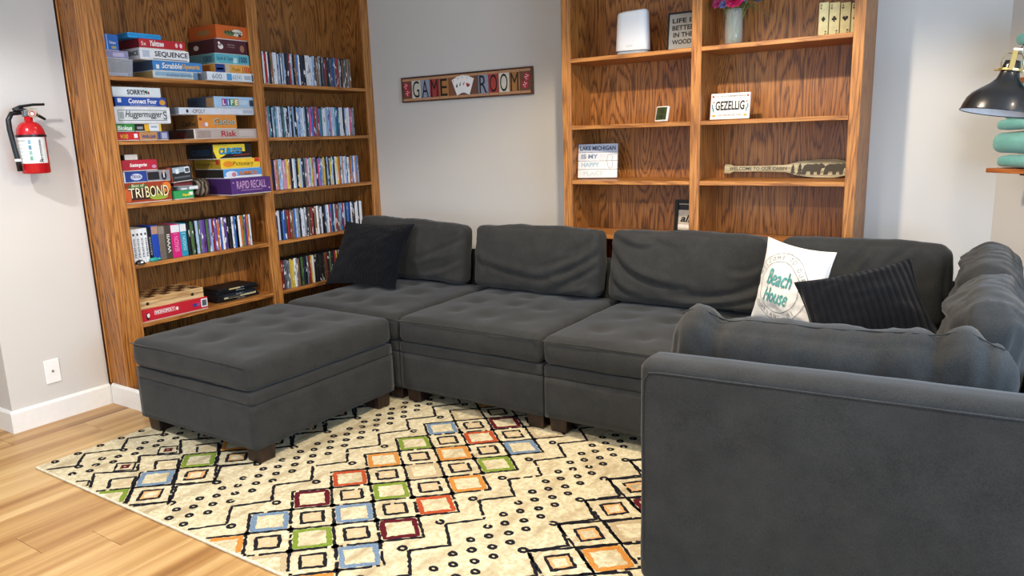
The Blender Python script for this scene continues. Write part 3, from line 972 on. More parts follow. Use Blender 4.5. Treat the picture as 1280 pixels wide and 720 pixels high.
link('tile_block', bm_mesh(box_bm(-.04, .04, -(dy1 - dy0) / 2 + .012, (dy1 - dy0) / 2, 0, hd, .002)), paint('#e9e6da'), dom)
link('end_cap', bm_mesh(box_bm(-.04, .04, -(dy1 - dy0) / 2, -(dy1 - dy0) / 2 + .0118, 0, hd * .97, .002)), BLACKP, dom)
# small items between the two stacks
game('small green and white card box on the third shelf', 219, 243, 249, z, hz(239, 249.6, 230), '#2f9a56', [('t', 'F', 'Skip-Bo', .6, .45, .4, .4, '#f0d23a', dict(shear=.2, bold=.03)), ('p', 'F', .85, .6, .2, .4, '#e9efe9')], depth=.1, xf=.14)
z1 = z + hz(239, 249.6, 230)
sp = empty('card_pack', (0.1, (at(222, 238, 0, .1)[1] + at(243, 238, 0, .1)[1]) / 2, z1 + .0006))
tag(sp, 'pale grey playing card pack lying on the small green box', 'card pack')
link('pack', bm_mesh(box_bm(-.035, .033, -.058, .058, 0, .022, .002)), paint('#7d838a'), sp)
link('flap', bm_mesh(box_bm(.0334, .0346, .0, .055, .003, .019)), paint('#dfe3e6'), sp)
link('flap', bm_mesh(box_bm(.0334, .0346, -.05, -.015, .003, .012)), paint('#cfd4da'), sp)
z2 = z1 + .0232
_, (a, b2, z2) = game('dark red small game box under the tilted black box', 217.5, 241, 232, z2, .021, '#5a1e24', [('p', 'F', .5, .5, .9, .2, '#7d3038')], depth=.12, xf=.12)
sb, _ = game('small black card box with photo strip and orange end', 217, 242, 231, z2 + .0045, hz(209.6, 229, 230), '#26282c', [('p', 'F', .45, .78, .8, .34, '#9fb0bc'), ('p', 'F', .28, .7, .16, .3, '#dfe6ea', dict(off=.001)), ('p', 'F', .78, .72, .26, .38, '#e6e8ea', dict(off=.001)), ('p', 'F', .78, .72, .2, .26, '#4a4e54', dict(off=.0013)), ('p', 'F', .5, .3, .8, .12, '#5a5f66')], depth=.12, xf=.125, side='#d8622c')
sb.rotation_euler = (math.radians(4), 0, 0)
# striped pouch
pch = empty('cloth_pouch', (0.08, (at(243, 243, 0, .1)[1] + at(262, 243, 0, .1)[1]) / 2, z + .004))
tag(pch, 'brown striped cloth pouch between the game stacks', 'pouch')
STR, nt, b = newmat('striped_cloth')
tc = nt.nodes.new('ShaderNodeTexCoord')
wv = nt.nodes.new('ShaderNodeTexWave'); wv.inputs['Scale'].default_value = 14; wv.inputs['Distortion'].default_value = 5; wv.inputs['Detail'].default_value = 1; wv.bands_direction = 'Y'
wv.inputs['Detail Scale'].default_value = 1.4
nt.links.new(tc.outputs['Object'], wv.inputs['Vector'])
rr = nt.nodes.new('ShaderNodeValToRGB'); rr.color_ramp.elements[0].color = lin('#1f1a16'); rr.color_ramp.elements[1].color = lin('#7a6a58')
rr.color_ramp.elements[0].position = .35; rr.color_ramp.elements[1].position = .65
nt.links.new(wv.outputs['Fac'], rr.inputs['Fac']); nt.links.new(rr.outputs['Color'], b.inputs['Base Color']); b.inputs['Roughness'].default_value = .9
link('pouch_body', soft_box(.09, .085, .098, .025, .008, (.006, .008, .004, .006, 0, .004), nz=.005, nscale=30, seed=3), STR, pch, smooth=True)
link('drawstring', tube([(.03, -.03, .099), (.045, -.01, .103), (.046, .02, .096), (.047, .03, .06)], .002, 6), paint('#3a2f26'), pch)
# right stack of the third shelf
z1 = z
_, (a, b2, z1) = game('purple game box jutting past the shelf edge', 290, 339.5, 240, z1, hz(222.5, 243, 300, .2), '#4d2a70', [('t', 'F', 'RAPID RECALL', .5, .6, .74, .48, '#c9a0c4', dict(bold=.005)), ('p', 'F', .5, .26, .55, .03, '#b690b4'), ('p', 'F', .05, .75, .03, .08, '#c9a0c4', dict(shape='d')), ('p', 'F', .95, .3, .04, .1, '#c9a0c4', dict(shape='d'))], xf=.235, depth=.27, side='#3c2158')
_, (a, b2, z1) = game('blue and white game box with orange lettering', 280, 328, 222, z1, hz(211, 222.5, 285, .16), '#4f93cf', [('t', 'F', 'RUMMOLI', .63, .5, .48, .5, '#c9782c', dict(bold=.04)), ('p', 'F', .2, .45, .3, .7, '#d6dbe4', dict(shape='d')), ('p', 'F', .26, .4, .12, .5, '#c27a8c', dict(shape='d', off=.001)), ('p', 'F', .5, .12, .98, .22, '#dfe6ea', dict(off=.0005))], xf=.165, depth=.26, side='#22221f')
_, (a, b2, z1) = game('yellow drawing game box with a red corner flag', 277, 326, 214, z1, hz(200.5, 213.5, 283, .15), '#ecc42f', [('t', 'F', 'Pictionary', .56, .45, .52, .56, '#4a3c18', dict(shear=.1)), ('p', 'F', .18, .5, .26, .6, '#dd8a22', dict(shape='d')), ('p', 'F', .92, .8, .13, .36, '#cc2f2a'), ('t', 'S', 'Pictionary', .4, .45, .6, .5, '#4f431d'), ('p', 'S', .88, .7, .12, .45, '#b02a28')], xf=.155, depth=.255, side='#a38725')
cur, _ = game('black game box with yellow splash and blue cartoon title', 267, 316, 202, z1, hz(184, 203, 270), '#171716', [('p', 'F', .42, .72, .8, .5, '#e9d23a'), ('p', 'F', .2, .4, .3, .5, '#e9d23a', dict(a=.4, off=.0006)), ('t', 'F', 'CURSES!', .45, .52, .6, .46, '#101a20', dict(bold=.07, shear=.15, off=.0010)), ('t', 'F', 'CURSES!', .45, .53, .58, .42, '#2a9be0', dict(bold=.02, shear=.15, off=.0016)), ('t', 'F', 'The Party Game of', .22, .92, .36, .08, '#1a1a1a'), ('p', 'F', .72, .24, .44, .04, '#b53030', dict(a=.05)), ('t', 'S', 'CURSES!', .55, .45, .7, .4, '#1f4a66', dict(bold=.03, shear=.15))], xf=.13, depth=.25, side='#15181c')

# -- bottom shelf
z = SL[4] + .0003
mono, (a, b2, z1) = game('long red property game box on the lowest shelf', 176, 263, 404, z, hz(386, 402, 185, .15), '#c2202e', [('p', 'F', .34, .62, .3, .34, '#f1eeea'), ('p', 'F', .34, .62, .29, .3, '#c2202e', dict(off=.0009)), ('t', 'F', 'MONOPOLY', .34, .62, .27, .24, '#f4f2f0', dict(bold=.02, off=.0014)), ('p', 'F', .09, .45, .05, .6, '#1f1c1c', dict(shape='d')), ('p', 'F', .1, .5, .04, .34, '#f0e6dc', dict(shape='d', off=.0010)), ('p', 'F', .52, .58, .04, .3, '#efd8cf', dict(shape='d')), ('p', 'F', .79, .5, .06, .26, '#3f3a86'), ('p', 'F', .85, .5, .05, .26, '#a24a86'), ('p', 'F', .94, .55, .1, .7, '#e9e9e9'), ('p', 'F', .94, .55, .07, .5, '#55585e', dict(off=.001))], xf=.15, depth=.26, yr=None)
cb = empty('chess_box', (0, 0, z1 + .0006))
cy0, cy1 = at(176, 392, 0, .14)[1], at(255, 372, 0, .14)[1]
cxf, cxb = .142, -.105
cb.location = ((cxf + cxb) / 2, (cy0 + cy1) / 2, z1 + .0006)
tag(cb, 'wooden folding chess box with checkered top', 'chess box')
hc = hz(372, 385, 200, .14)
dx, dy = (cxf - cxb) / 2, (cy1 - cy0) / 2
MAPLE = wood('maple', 1, lin('#b98b55'), lin('#d9b27c'), lin('#e6c592'), rings=3)
WALN = wood('walnut_square', 1, lin('#3b2416'), lin('#573620'), lin('#684328'), rings=3)
link('box_half', bm_mesh(box_bm(-dx, dx, -dy, dy, 0, hc * .49, .002)), MAPLE, cb)
link('box_half', bm_mesh(box_bm(-dx, dx, -dy, dy, hc * .505, hc, .002)), MAPLE, cb)
nb = 8
for i in range(4):
    for j in range(nb):
        if (i + j) % 2 == 0:
            qx, qy = (2 * dx - .03) / 4, (2 * dy - .03) / nb
            x0, y0 = -dx + .015 + i * qx, -dy + .015 + j * qy
            link('dark_square', bm_mesh(box_bm(x0, x0 + qx, y0, y0 + qy, hc, hc + .0012)), WALN, cb)
for s in (-.78, .62):
    c = link('clasp', lathe([(.0001, 0), (.009, 0), (.009, .002), (.006, .003), (.0001, .003)], 14, False, False), paint('#4a4436', .35, .7), cb)
    c.rotation_euler = (0, math.pi / 2, 0)
    c.location = (dx + .0003, s * dy, hc * .5)

# black disc cases stacked on the lowest shelf
sk = [(272, 326, '#101214', None), (271, 322, '#d8cfa0', '#15171a'), (271, 318, '#1a2230', None), (272, 330, '#0f1218', None), (274, 321, '#15161a', '#c9b67a')]
z1 = z
for i, (pl, pr_, c, c2) in enumerate(sk):
    y0, y1 = at(pl, 375, 0, .11)[1] + .006, at(pr_, 366, 0, .11)[1]
    y1 = min(y1, y0 + .30)
    lab = ['black disc case at the bottom of the flat pile', 'cream-spined disc case second in the flat pile', 'dark navy disc case in the middle of the flat pile', 'black disc case jutting out near the top of the flat pile', 'black disc case with a gold strip topping the flat pile'][i]
    g, (_, _, z1) = game(lab, 0, 0, 0, z1, .0165, '#121417', [('p', 'F', .55, .5, .8, .7, c)] + ([('p', 'F', .4, .5, .3, .5, c2, dict(off=.001))] if c2 else []) + [('t', 'F', ['THE WALL', 'NIGHT RUN', 'SILENT', 'EMPIRE', 'GOLD'][i], .55, .5, .2, .3, '#c9ccd2' if i != 1 else '#2a2a22', dict(off=.0014))],
         xf=.10 + .012 * ((i * 7) % 3), depth=.18, name='disc_case', cat='disc case', tray='#202226', yl=y0, yr=y1)
    g['group'] = 'black disc cases lying flat'

# ------------------------------------------------------------------ disc cases standing in rows
DISC, nt, b = newmat('disc_spine')
oi = nt.nodes.new('ShaderNodeObjectInfo')
tc = nt.nodes.new('ShaderNodeTexCoord')
mp = nt.nodes.new('ShaderNodeMapping'); mp.inputs['Scale'].default_value = (20, 60, 17)
off = nt.nodes.new('ShaderNodeVectorMath'); off.operation = 'SCALE'; off.inputs[0].default_value = (71, 53, 97)
nt.links.new(oi.outputs['Random'], off.inputs['Scale'])
nt.links.new(off.outputs[0], mp.inputs['Location'])
nt.links.new(tc.outputs['Object'], mp.inputs['Vector'])
n1 = nt.nodes.new('ShaderNodeTexNoise'); n1.inputs['Scale'].default_value = 1; n1.inputs['Detail'].default_value = 2
nt.links.new(mp.outputs[0], n1.inputs['Vector'])
r1 = nt.nodes.new('ShaderNodeValToRGB'); r1.color_ramp.interpolation = 'CONSTANT'
r1.color_ramp.elements[0].color = (0, 0, 0, 1); r1.color_ramp.elements[1].position = .63; r1.color_ramp.elements[1].color = (1, 1, 1, 1)
nt.links.new(n1.outputs['Fac'], r1.inputs['Fac'])
r2 = nt.nodes.new('ShaderNodeValToRGB'); r2.color_ramp.interpolation = 'CONSTANT'
r2.color_ramp.elements[0].color = (1, 1, 1, 1); r2.color_ramp.elements[1].position = .36; r2.color_ramp.elements[1].color = (0, 0, 0, 1)
nt.links.new(n1.outputs['Fac'], r2.inputs['Fac'])
mA = nt.nodes.new('ShaderNodeMix'); mA.data_type = 'RGBA'
nt.links.new(r1.outputs['Color'], mA.inputs['Factor']); nt.links.new(oi.outputs['Color'], mA.inputs['A']); mA.inputs['B'].default_value = lin('#e8e8ea')
mB = nt.nodes.new('ShaderNodeMix'); mB.data_type = 'RGBA'
hs = nt.nodes.new('ShaderNodeHueSaturation'); hs.inputs['Value'].default_value = 0.35; hs.inputs['Hue'].default_value = .62
nt.links.new(oi.outputs['Color'], hs.inputs['Color'])
nt.links.new(r2.outputs['Color'], mB.inputs['Factor']); nt.links.new(mA.outputs['Result'], mB.inputs['A']); nt.links.new(hs.outputs['Color'], mB.inputs['B'])
nt.links.new(mB.outputs['Result'], b.inputs['Base Color'])
b.inputs['Roughness'].default_value = .28
CASEM = paint('#15171a', .3)
DM = {}


def disc_mesh(t, h, dep):
    k = (round(t, 4), round(h, 4), dep)
    if k not in DM:
        bm = box_bm(-dep, 0, -t / 2, t / 2, 0, h, min(.0016, t * .12))
        me = bm_mesh(bm)
        me.materials.append(CASEM); me.materials.append(DISC)
        for p in me.polygons:
            p.material_index = 1 if p.normal.x > .5 else 0
        DM[k] = me
    return DM[k]


PALN = {'white': ['#dfe3ea', '#cfd6e2', '#e9e9ea'], 'pale blue': ['#a9c0de', '#8fb0d8', '#9fb8d0'], 'blue': ['#2f62ad', '#3c78c4', '#274f95'], 'navy': ['#1c2a4a', '#202c44'],
        'black': ['#16181b', '#1f2226', '#0e0f11'], 'grey': ['#6f757c', '#8b9096', '#565c64'], 'red': ['#a5262e', '#8c2430'], 'pink': ['#d94b86', '#c98aa4'],
        'yellow': ['#d9c24a', '#c8a94c'], 'brown': ['#6f5138', '#8b6544'], 'teal': ['#2f8c94', '#3f7c80'], 'green': ['#4d6b3c', '#5f7a52'], 'purple': ['#5a3f86', '#6f5a9c'], 'orange': ['#c9692c', '#c2855c']}


def disc_row(yl, yr, zs, names, rowdesc, group, tmin=.0138, tmax=.0185, h0=.19, xf=.135, rnd=1):
    R = random.Random(rnd)
    y = yl
    items = []
    while True:
        t = R.choice([tmin, tmin, (tmin + tmax) / 2, tmax])
        if y + t > yr: break
        items.append((R.choice(names), y, t, h0 * R.choice([1, 1, 1, .985, .96]), R.uniform(-.004, .004)))
        y += t
    for i, (nm, y, t, hh, dx) in enumerate(items):
        o = bpy.data.objects.new('disc_case', disc_mesh(t - .0008, hh, .135))
        COL.objects.link(o)
        o.location = (xf + dx, y + t / 2, zs + .0004)
        o.color = lin(R.choice(PALN[nm]))
        if i == 0: lab = nm + ' disc case starting ' + rowdesc
        elif i == len(items) - 1: lab = nm + ' disc case ending ' + rowdesc
        else:
            p, q = items[i - 1][0], items[i + 1][0]
            lab = nm + ' disc case between ' + ('two ' + p if p == q else p + ' and ' + q) + ' ones in ' + rowdesc
        tag(o, lab, 'disc case', nm + ' ' + group)


mixA = ['white', 'black', 'blue', 'navy', 'grey', 'brown', 'pale blue', 'red', 'white', 'grey', 'black', 'navy']
mixB = ['pale blue', 'white', 'red', 'blue', 'pink', 'black', 'white', 'navy', 'teal', 'grey', 'pale blue', 'pale blue', 'white']
mixC = ['blue', 'white', 'pale blue', 'yellow', 'navy', 'orange', 'black', 'pink', 'grey', 'white', 'pale blue']
mixD = ['white', 'black', 'blue', 'red', 'navy', 'navy', 'white', 'grey', 'pale blue', 'brown', 'white']
mixE = ['black', 'black', 'navy', 'grey', 'brown', 'red', 'white', 'yellow', 'green', 'black', 'grey']
YD0 = -0.553
for (k, names, pxr, pyr, desc, gr) in ((0, mixA, 441, 108, 'the uppermost disc row', 'cases, uppermost disc row'),
                                       (1, mixB, 446, 170, 'the second disc row', 'cases, second disc row'),
                                       (2, mixC, 450, 228, 'the third disc row', 'cases, third disc row'),
                                       (3, mixD, 455, 284, 'the fourth disc row', 'cases, fourth disc row'),
                                       (4, mixE, 452, 345, 'the lowest disc row', 'cases, lowest disc row')):
    yr = at(pxr, pyr, 0, .135)[1]
    disc_row(YD0 + .004, yr, SL[k] + .0003, names, desc, gr, rnd=11 + k)

# left bay, fourth shelf: sets and single cases
z = SL[3] + .0003


def one_case(label, pl, pr_, hexc, h=.19, col2=None, txt=None, txtc='#f2f2f2', name='disc_case', cat='disc case', py=320, xf=.135, dep=.135):
    y0, y1 = at(pl, py, 0, xf)[1], at(pr_, py, 0, xf)[1]
    root = empty(name, (xf, (y0 + y1) / 2, z))
    tag(root, label, cat)
    t = y1 - y0 - .001
    link('sleeve', bm_mesh(box_bm(-dep, 0, -t / 2, t / 2, 0.0004, h, .0015)), paint(hexc, .3), root)
    if col2: poly_on('printed_band', [rect(0, h * .87, t * .96, h * .22)], (0, 0, 0), FR, FU, paint(col2, .3), root)
    if txt: text_on('lettering', txt, (0, 0, h * .45), (0, 0, 1), (0, -1, 0), h * .55, t * .5, paint(txtc), root, bold=.01)
    return root


for i in range(4):
    o = one_case(['white set disc case right beside the oak end stile', 'white set disc case second from the oak end stile', 'white set disc case third from the oak end stile', 'white set disc case touching the black disc box'][i], 167.5 + 5 * i, 172.4 + 5 * i, '#e3e5e8', .185, None, 'FRIENDS', '#33363a')
    o['group'] = 'matching white case set'
    poly_on('spine_mark', [rect(0, .155, .009, .012)], (0, 0, 0), FR, FU, INK, o)
one_case('black disc box between white set and blue case', 187.8, 192.5, '#17191d', .186, None, 'ARCHIVE', '#9aa0a8')
one_case('royal blue disc box with an orange oval', 192.6, 201, '#2447a8', .192, '#b08a72', None)
one_case('brown photo-print disc box with war scenes', 201.2, 209, '#6f655c', .186, '#8c8278', None)
one_case('dark disc box with upright white lettering', 209.2, 216.8, '#4c443c', .186, None, 'WWII', '#efece4')
one_case('hot pink disc box with a white photo top', 217, 228.3, '#cf2478', .185, '#dfe2e6', 'SEASON 1', '#e58cb8')
one_case('turquoise disc box with a white photo top', 228.5, 236.5, '#2a93b0', .185, '#dfe2e6', 'SEASON 2', '#a9d8e4')
yr = at(318, 304, 0, .135)[1]
disc_row(at(236.7, 310, 0, .135)[1], yr, z, ['white', 'blue', 'purple', 'green', 'orange', 'black', 'red', 'white', 'pale blue', 'brown', 'white'],
         'the row below the games', 'cases on the left bay shelf', rnd=5)
# cap and teal toy in front of the white set
cp = empty('miniature_baseball_hat', (0, 0, z))
pc = at(174, 326, 0, .15)
cp.location = (.150, pc[1] + .004, z)
tag(cp, 'tiny black baseball hat with white print on the disc shelf', 'toy hat')
prof = [(.024 * math.cos(a), .022 * math.sin(a)) for a in np.linspace(0, math.pi / 2, 8)]
link('crown', lathe([(max(r, .0002), zz) for r, zz in prof], 20, True, False), BLACKP, cp, smooth=True)
br = [( .012 + .022 * math.cos(a), .02 * math.sin(a)) for a in np.linspace(-1.3, 1.3, 12)]
poly_on('brim', [br], (0, 0, 0), (1, 0, 0), (0, 1, 0), BLACKP, cp, thick=.002)
poly_on('print', [rect(0, 0, .013, .010)], (.0225, 0, .011), FR, FU, WHITEP, cp, off=.001)
cp.scale = (.85, 1.1, 1)
tt = empty('toy_turtle', (.147, at(192, 322, 0, .147)[1], z))
tag(tt, 'small teal toy figure beside the tiny black baseball hat', 'toy')
link('shell', soft_box(.03, .045, .022, .0105, .004, nz=.001, nscale=60), paint('#2f9c8c', .35), tt, smooth=True)
hd_ = link('head', soft_box(.014, .014, .014, .0065, .003, nz=0), paint('#3fb0a0', .35), tt, smooth=True)
hd_.location = (.008, .028, .006)

# ------------------------------------------------------------------ rug
RZ = 0.012
RX0, RX1, RY0, RY1 = 0.55, 3.593, -2.255, -0.02
rug = empty('area_rug', ((RX0 + RX1) / 2, (RY0 + RY1) / 2, 0.0003))
tag(rug, 'large cream rug with black linework and coloured diamond frames', 'rug')


def rug_mat(name, c1, c2, c3=None, sc=55):
    m, nt, b = newmat(name)
    tc = nt.nodes.new('ShaderNodeTexCoord')
    n = nt.nodes.new('ShaderNodeTexNoise'); n.inputs['Scale'].default_value = sc; n.inputs['Detail'].default_value = 4; n.inputs['Roughness'].default_value = .7
    nt.links.new(tc.outputs['Object'], n.inputs['Vector'])
    r = nt.nodes.new('ShaderNodeValToRGB')
    r.color_ramp.elements[0].position = .38; r.color_ramp.elements[1].position = .62
    r.color_ramp.elements[0].color = lin(c1); r.color_ramp.elements[1].color = lin(c2)
    nt.links.new(n.outputs['Fac'], r.inputs['Fac'])
    src = r.outputs['Color']
    if c3:
        n3 = nt.nodes.new('ShaderNodeTexNoise'); n3.inputs['Scale'].default_value = 1; n3.inputs['Detail'].default_value = 3
        mp = nt.nodes.new('ShaderNodeMapping'); mp.inputs['Scale'].default_value = (16, 4.5, 1)
        mp.inputs['Rotation'].default_value = (0, 0, .12)
        nt.links.new(tc.outputs['Object'], mp.inputs['Vector']); nt.links.new(mp.outputs[0], n3.inputs['Vector'])
        r3 = nt.nodes.new('ShaderNodeValToRGB'); r3.color_ramp.elements[0].position = .5; r3.color_ramp.elements[1].position = .75
        nt.links.new(n3.outputs['Fac'], r3.inputs['Fac'])
        mx = nt.nodes.new('ShaderNodeMix'); mx.data_type = 'RGBA'
        nt.links.new(r3.outputs['Color'], mx.inputs['Factor']); nt.links.new(src, mx.inputs['A']); mx.inputs['B'].default_value = lin(c3)
        src = mx.outputs['Result']
    nt.links.new(src, b.inputs['Base Color'])
    b.inputs['Roughness'].default_value = .95
    b.inputs['Specular IOR Level'].default_value = .1
    n2 = nt.nodes.new('ShaderNodeTexNoise'); n2.inputs['Scale'].default_value = 420; n2.inputs['Detail'].default_value = 2
    nt.links.new(tc.outputs['Object'], n2.inputs['Vector'])
    bp = nt.nodes.new('ShaderNodeBump'); bp.inputs['Strength'].default_value = .7; bp.inputs['Distance'].default_value = .003
    nt.links.new(n2.outputs['Fac'], bp.inputs['Height']); nt.links.new(bp.outputs[0], b.inputs['Normal'])
    return m


CREAM = rug_mat('rug_cream', '#c3b48e', '#e2d7b6', '#ab9874')
wbox('pile', RX0 + .006, RX1 - .006, RY0 + .006, RY1 - .006, 0.0004, RZ, CREAM, rug, .003)
WL[rug.name] = Vector(rug.location)
wpart('binding', tube([(RX0 + .005, RY0 + .005, .0062), (RX1 - .005, RY0 + .005, .0062), (RX1 - .005, RY1 - .005, .0062), (RX0 + .005, RY1 - .005, .0062)], .0055, 8, True), rug_mat('rug_binding', '#d9cdae', '#efe6cf'), rug)
RR = random.Random(3)
STROKE = {}
PIECE = [0]


def ribbon(key, pts, wd, closed=False, z=None, jit=.0029, step=.012, gap=0.0):
    """a tufted line of width wd with a ragged edge"""
    if key != 'rug_black':
        PIECE[0] += 1
        key = key + '#%d' % PIECE[0]
    V, Fc = STROKE.setdefault(key, ([], []))
    z = RZ + (.0016 if z is None else z)
    if closed: pts = list(pts) + [pts[0]]
    dens = []
    for a, b_ in zip(pts[:-1], pts[1:]):
        L = math.hypot(b_[0] - a[0], b_[1] - a[1])
        n = max(1, int(L / step))
        for k in range(n): dens.append((a[0] + (b_[0] - a[0]) * k / n, a[1] + (b_[1] - a[1]) * k / n))
    dens.append(pts[-1])
    n = len(dens)
    prev = None
    for i, (x, y) in enumerate(dens):
        a = dens[max(0, i - 1)] if not (closed and i == 0) else dens[-2]
        b_ = dens[min(n - 1, i + 1)] if not (closed and i == n - 1) else dens[1]
        tx, ty = b_[0] - a[0], b_[1] - a[1]
        l = math.hypot(tx, ty) or 1
        nx_, ny_ = -ty / l, tx / l
        w1 = wd / 2 + RR.uniform(-jit, jit)
        w2 = wd / 2 + RR.uniform(-jit, jit)
        p = (x + nx_ * w1, y + ny_ * w1, x - nx_ * w2, y - ny_ * w2)
        if not (RX0 + .009 < x < RX1 - .009 and RY0 + .009 < y < RY1 - .009):
            prev = None
            continue
        k = len(V)
        V += [(p[0], p[1], z), (p[2], p[3], z), (p[0] + nx_ * .0012, p[1] + ny_ * .0012, RZ - .0005), (p[2] - nx_ * .0012, p[3] - ny_ * .0012, RZ - .0005)]
        if prev is not None and RR.random() >= gap:
            Fc += [(prev, prev + 1, k + 1, k), (prev + 2, prev, k, k + 2), (prev + 1, prev + 3, k + 3, k + 1)]
        prev = k


def dia(cx, cy, a, b_):
    return [(cx - a, cy), (cx, cy - b_), (cx + a, cy), (cx, cy + b_)]


def ring(key, cx, cy, a, b_, wd=.0105, square=False):
    if square: ribbon(key, dia(cx, cy, a, b_), wd, True, gap=.03)
    else: ribbon(key, [(cx + a * math.cos(t), cy + b_ * math.sin(t)) for t in np.linspace(0, 2 * math.pi, 9)[:-1]], wd, True, step=.009, jit=.0018, gap=.02)


CA, CBb = .112, .1
SEQ = {'A': ['tan', 'blue', 'green', 'orange', 'red', 'maroon', 'blue', 'orange'], 'B': ['maroon', 'red', 'orange', 'tan', 'green', 'blue', 'green', 'tan'],
       'C': ['tan', 'blue', 'green', 'orange', 'red', 'maroon', 'blue', 'orange']}
MX = 2.068
for k in range(10):
    yk = -.45 - .2 * k
    kk = k - 2
    for nm, dxx in (('A', -.2235), ('B', 0), ('C', .2235)):
        cx = MX + dxx
        col = SEQ[nm][kk % 8]
        ribbon('rug_' + col, dia(cx, yk, CA * .76, CBb * .76), .017, True)
        ribbon('rug_black', dia(cx, yk, CA * .985, CBb * .985), .0095, True, gap=.05)
    for dxx in (-.112, .112):
        cx = MX + dxx
        yy = yk - .1
        ribbon('rug_black', dia(cx, yy, CA * .52, CBb * .52), .0115, True, gap=.03)
        ribbon('rug_sand', dia(cx, yy, CA * .3, CBb * .3), .026, True, z=.0008)
        for (bx, by) in ((CA, 0), (-CA, 0), (0, CBb), (0, -CBb)):   # knots where the diamonds meet
            ring('rug_black', cx + bx, yy + by, .007, .007, .012)
    # stepped lines beside the middle band
    for s in (-1, 1):
        Xo = lambda q: MX + s * (q - MX)
        ribbon('rug_black', [(Xo(2.414), yk - .093), (Xo(2.512), yk + .002), (Xo(2.414), yk + .107)], .0105, gap=.012)
        ring('rug_black', Xo(2.386), yk - .093, .014, .012)
        # dots between the bands
        for j in range(2):
            for (q, dyq) in ((2.553, .066), (2.593, .016), (2.641, -.034), (2.678, -.08)):
                ring('rug_black', Xo(q), yk - .1 * j + dyq + (.0 if s > 0 else -.04), .0125, .0105, .0105)
        ring('rug_black', Xo(2.742), yk - .10, .014, .012)
        ribbon('rug_black', [(Xo(2.76), yk - .095), (Xo(2.858), yk + .0), (Xo(2.76), yk + .105)], .0105, gap=.012)
        ribbon('rug_black', dia(Xo(2.882), yk - .1, .056, .054), .0105, True, gap=.02)
        ribbon('rug_amber', dia(Xo(2.882), yk - .1, .042, .040), .012, True, z=.0008)
        ribbon('rug_black', dia(Xo(2.882), yk - .1, .122, .1), .0095, True, gap=.06)
        cb_ = (['green', 'blue'] if s < 0 else ['orange', 'tan', 'maroon', 'green'])
        ci = cb_[kk % 2] if s < 0 else {4: 'orange', 3: 'tan', 2: 'maroon', 5: 'green'}.get(kk, 'blue')
        if s < 0: ci = {5: 'green', 6: 'blue', 7: 'green'}.get(kk, 'orange')
        ribbon('rug_' + ci, dia(Xo(3.004), yk - .003, CA * .76, CBb * .76), .018, True)
        ribbon('rug_black', dia(Xo(3.004), yk - .003, CA * .99, CBb * .99), .0095, True, gap=.05)
        # outer chevrons
        ribbon('rug_black', [(Xo(3.138), yk - .003), (Xo(3.283), yk - .108), (Xo(3.138), yk - .203)], .0105, gap=.012)
        ribbon('rug_black', [(Xo(3.012), yk - .1), (Xo(3.093), yk - .04), (Xo(3.16), yk - .105), (Xo(3.086), yk - .158)], .0105, gap=.012)
        ribbon('rug_sand', dia(Xo(3.078), yk - .1, .036, .03), .014, True, z=.0008)
        ribbon('rug_black', dia(Xo(3.23), yk - .005, .062, .048), .008, True, gap=.03)
        ribbon('rug_maroon', dia(Xo(3.23), yk - .005, .018, .015), .016, True)
        ring('rug_black', Xo(3.405), yk - .01, .013, .011)
        for j in range(2):
            ring('rug_black', Xo(3.362), yk - .06 + .1 * j, .0125, .0105, .0105)
            ring('rug_black', Xo(3.325), yk - .105 + .1 * j, .0125, .0105, .0105)
            ring('rug_black', Xo(3.56), yk - .135 + .1 * j, .0125, .0105, .0105)
        ring('rug_black', Xo(3.412), yk - .108, .014, .011)
        ribbon('rug_black', [(Xo(3.43), yk - .105), (Xo(3.53), yk - .02), (Xo(3.43), yk + .09)], .0105, gap=.012)
RC = {'rug_black': ('#17161a', '#26252a'), 'rug_blue': ('#5d7690', '#8196aa'), 'rug_green': ('#697f26', '#869a40'), 'rug_orange': ('#bd752a', '#cf924a'), 'rug_red': ('#a43e1e', '#ba5834'),
      'rug_maroon': ('#4c131b', '#651f28'), 'rug_tan': ('#b09c78', '#c4b08c'), 'rug_sand': ('#c2ab82', '#d2bd98'), 'rug_amber': ('#cf9658', '#dcb07c')}
RM = {k: rug_mat(k, *v, sc=160) for k, v in RC.items()}
for k, (V, Fc) in STROKE.items():
    if not Fc: continue
    kk = k.split('#')[0]
    o = wpart('black_linework' if kk == 'rug_black' else kk.replace('rug_', '') + '_diamond', pyd(V, Fc), RM[kk], rug)
    if kk == 'rug_black': o['kind'] = 'stuff'

# ------------------------------------------------------------------ sectional sofa
SEAT_Z0, SEAT_H = 0.338, 0.135
LEGZ = RZ + .0025


def legs(root, pts, s=.045, h=.0725, z0=LEGZ):
    for (x, y) in pts:
        me = bm_mesh(box_bm(-s, s, -s, s, 0, h, .003))
        for v in me.vertices:
            k = .9 if v.co.z < h * .4 else 1.0
            v.co.x *= k; v.co.y *= k
        link('leg', me, LEGM, root, (x, y, z0))


TUFT = [(-.5, -.55), (0, -.6), (.5, -.55), (-.5, 0), (0.02, -.03), (.52, .02), (-.48, .52), (.02, .5), (.5, .55)]


def tufts(seed, dep=.017, rad=.055):
    R = random.Random(seed)
    return [(u + R.uniform(-.05, .05), v + R.uniform(-.05, .05), rad * R.uniform(.8, 1.2), dep * R.uniform(.7, 1.25)) for u, v in TUFT]


def piping(pts, root, r=.0032, mat=None, name='piping'):
    return link(name, tube(pts, r, 6), mat or SOFA, root, smooth=True)


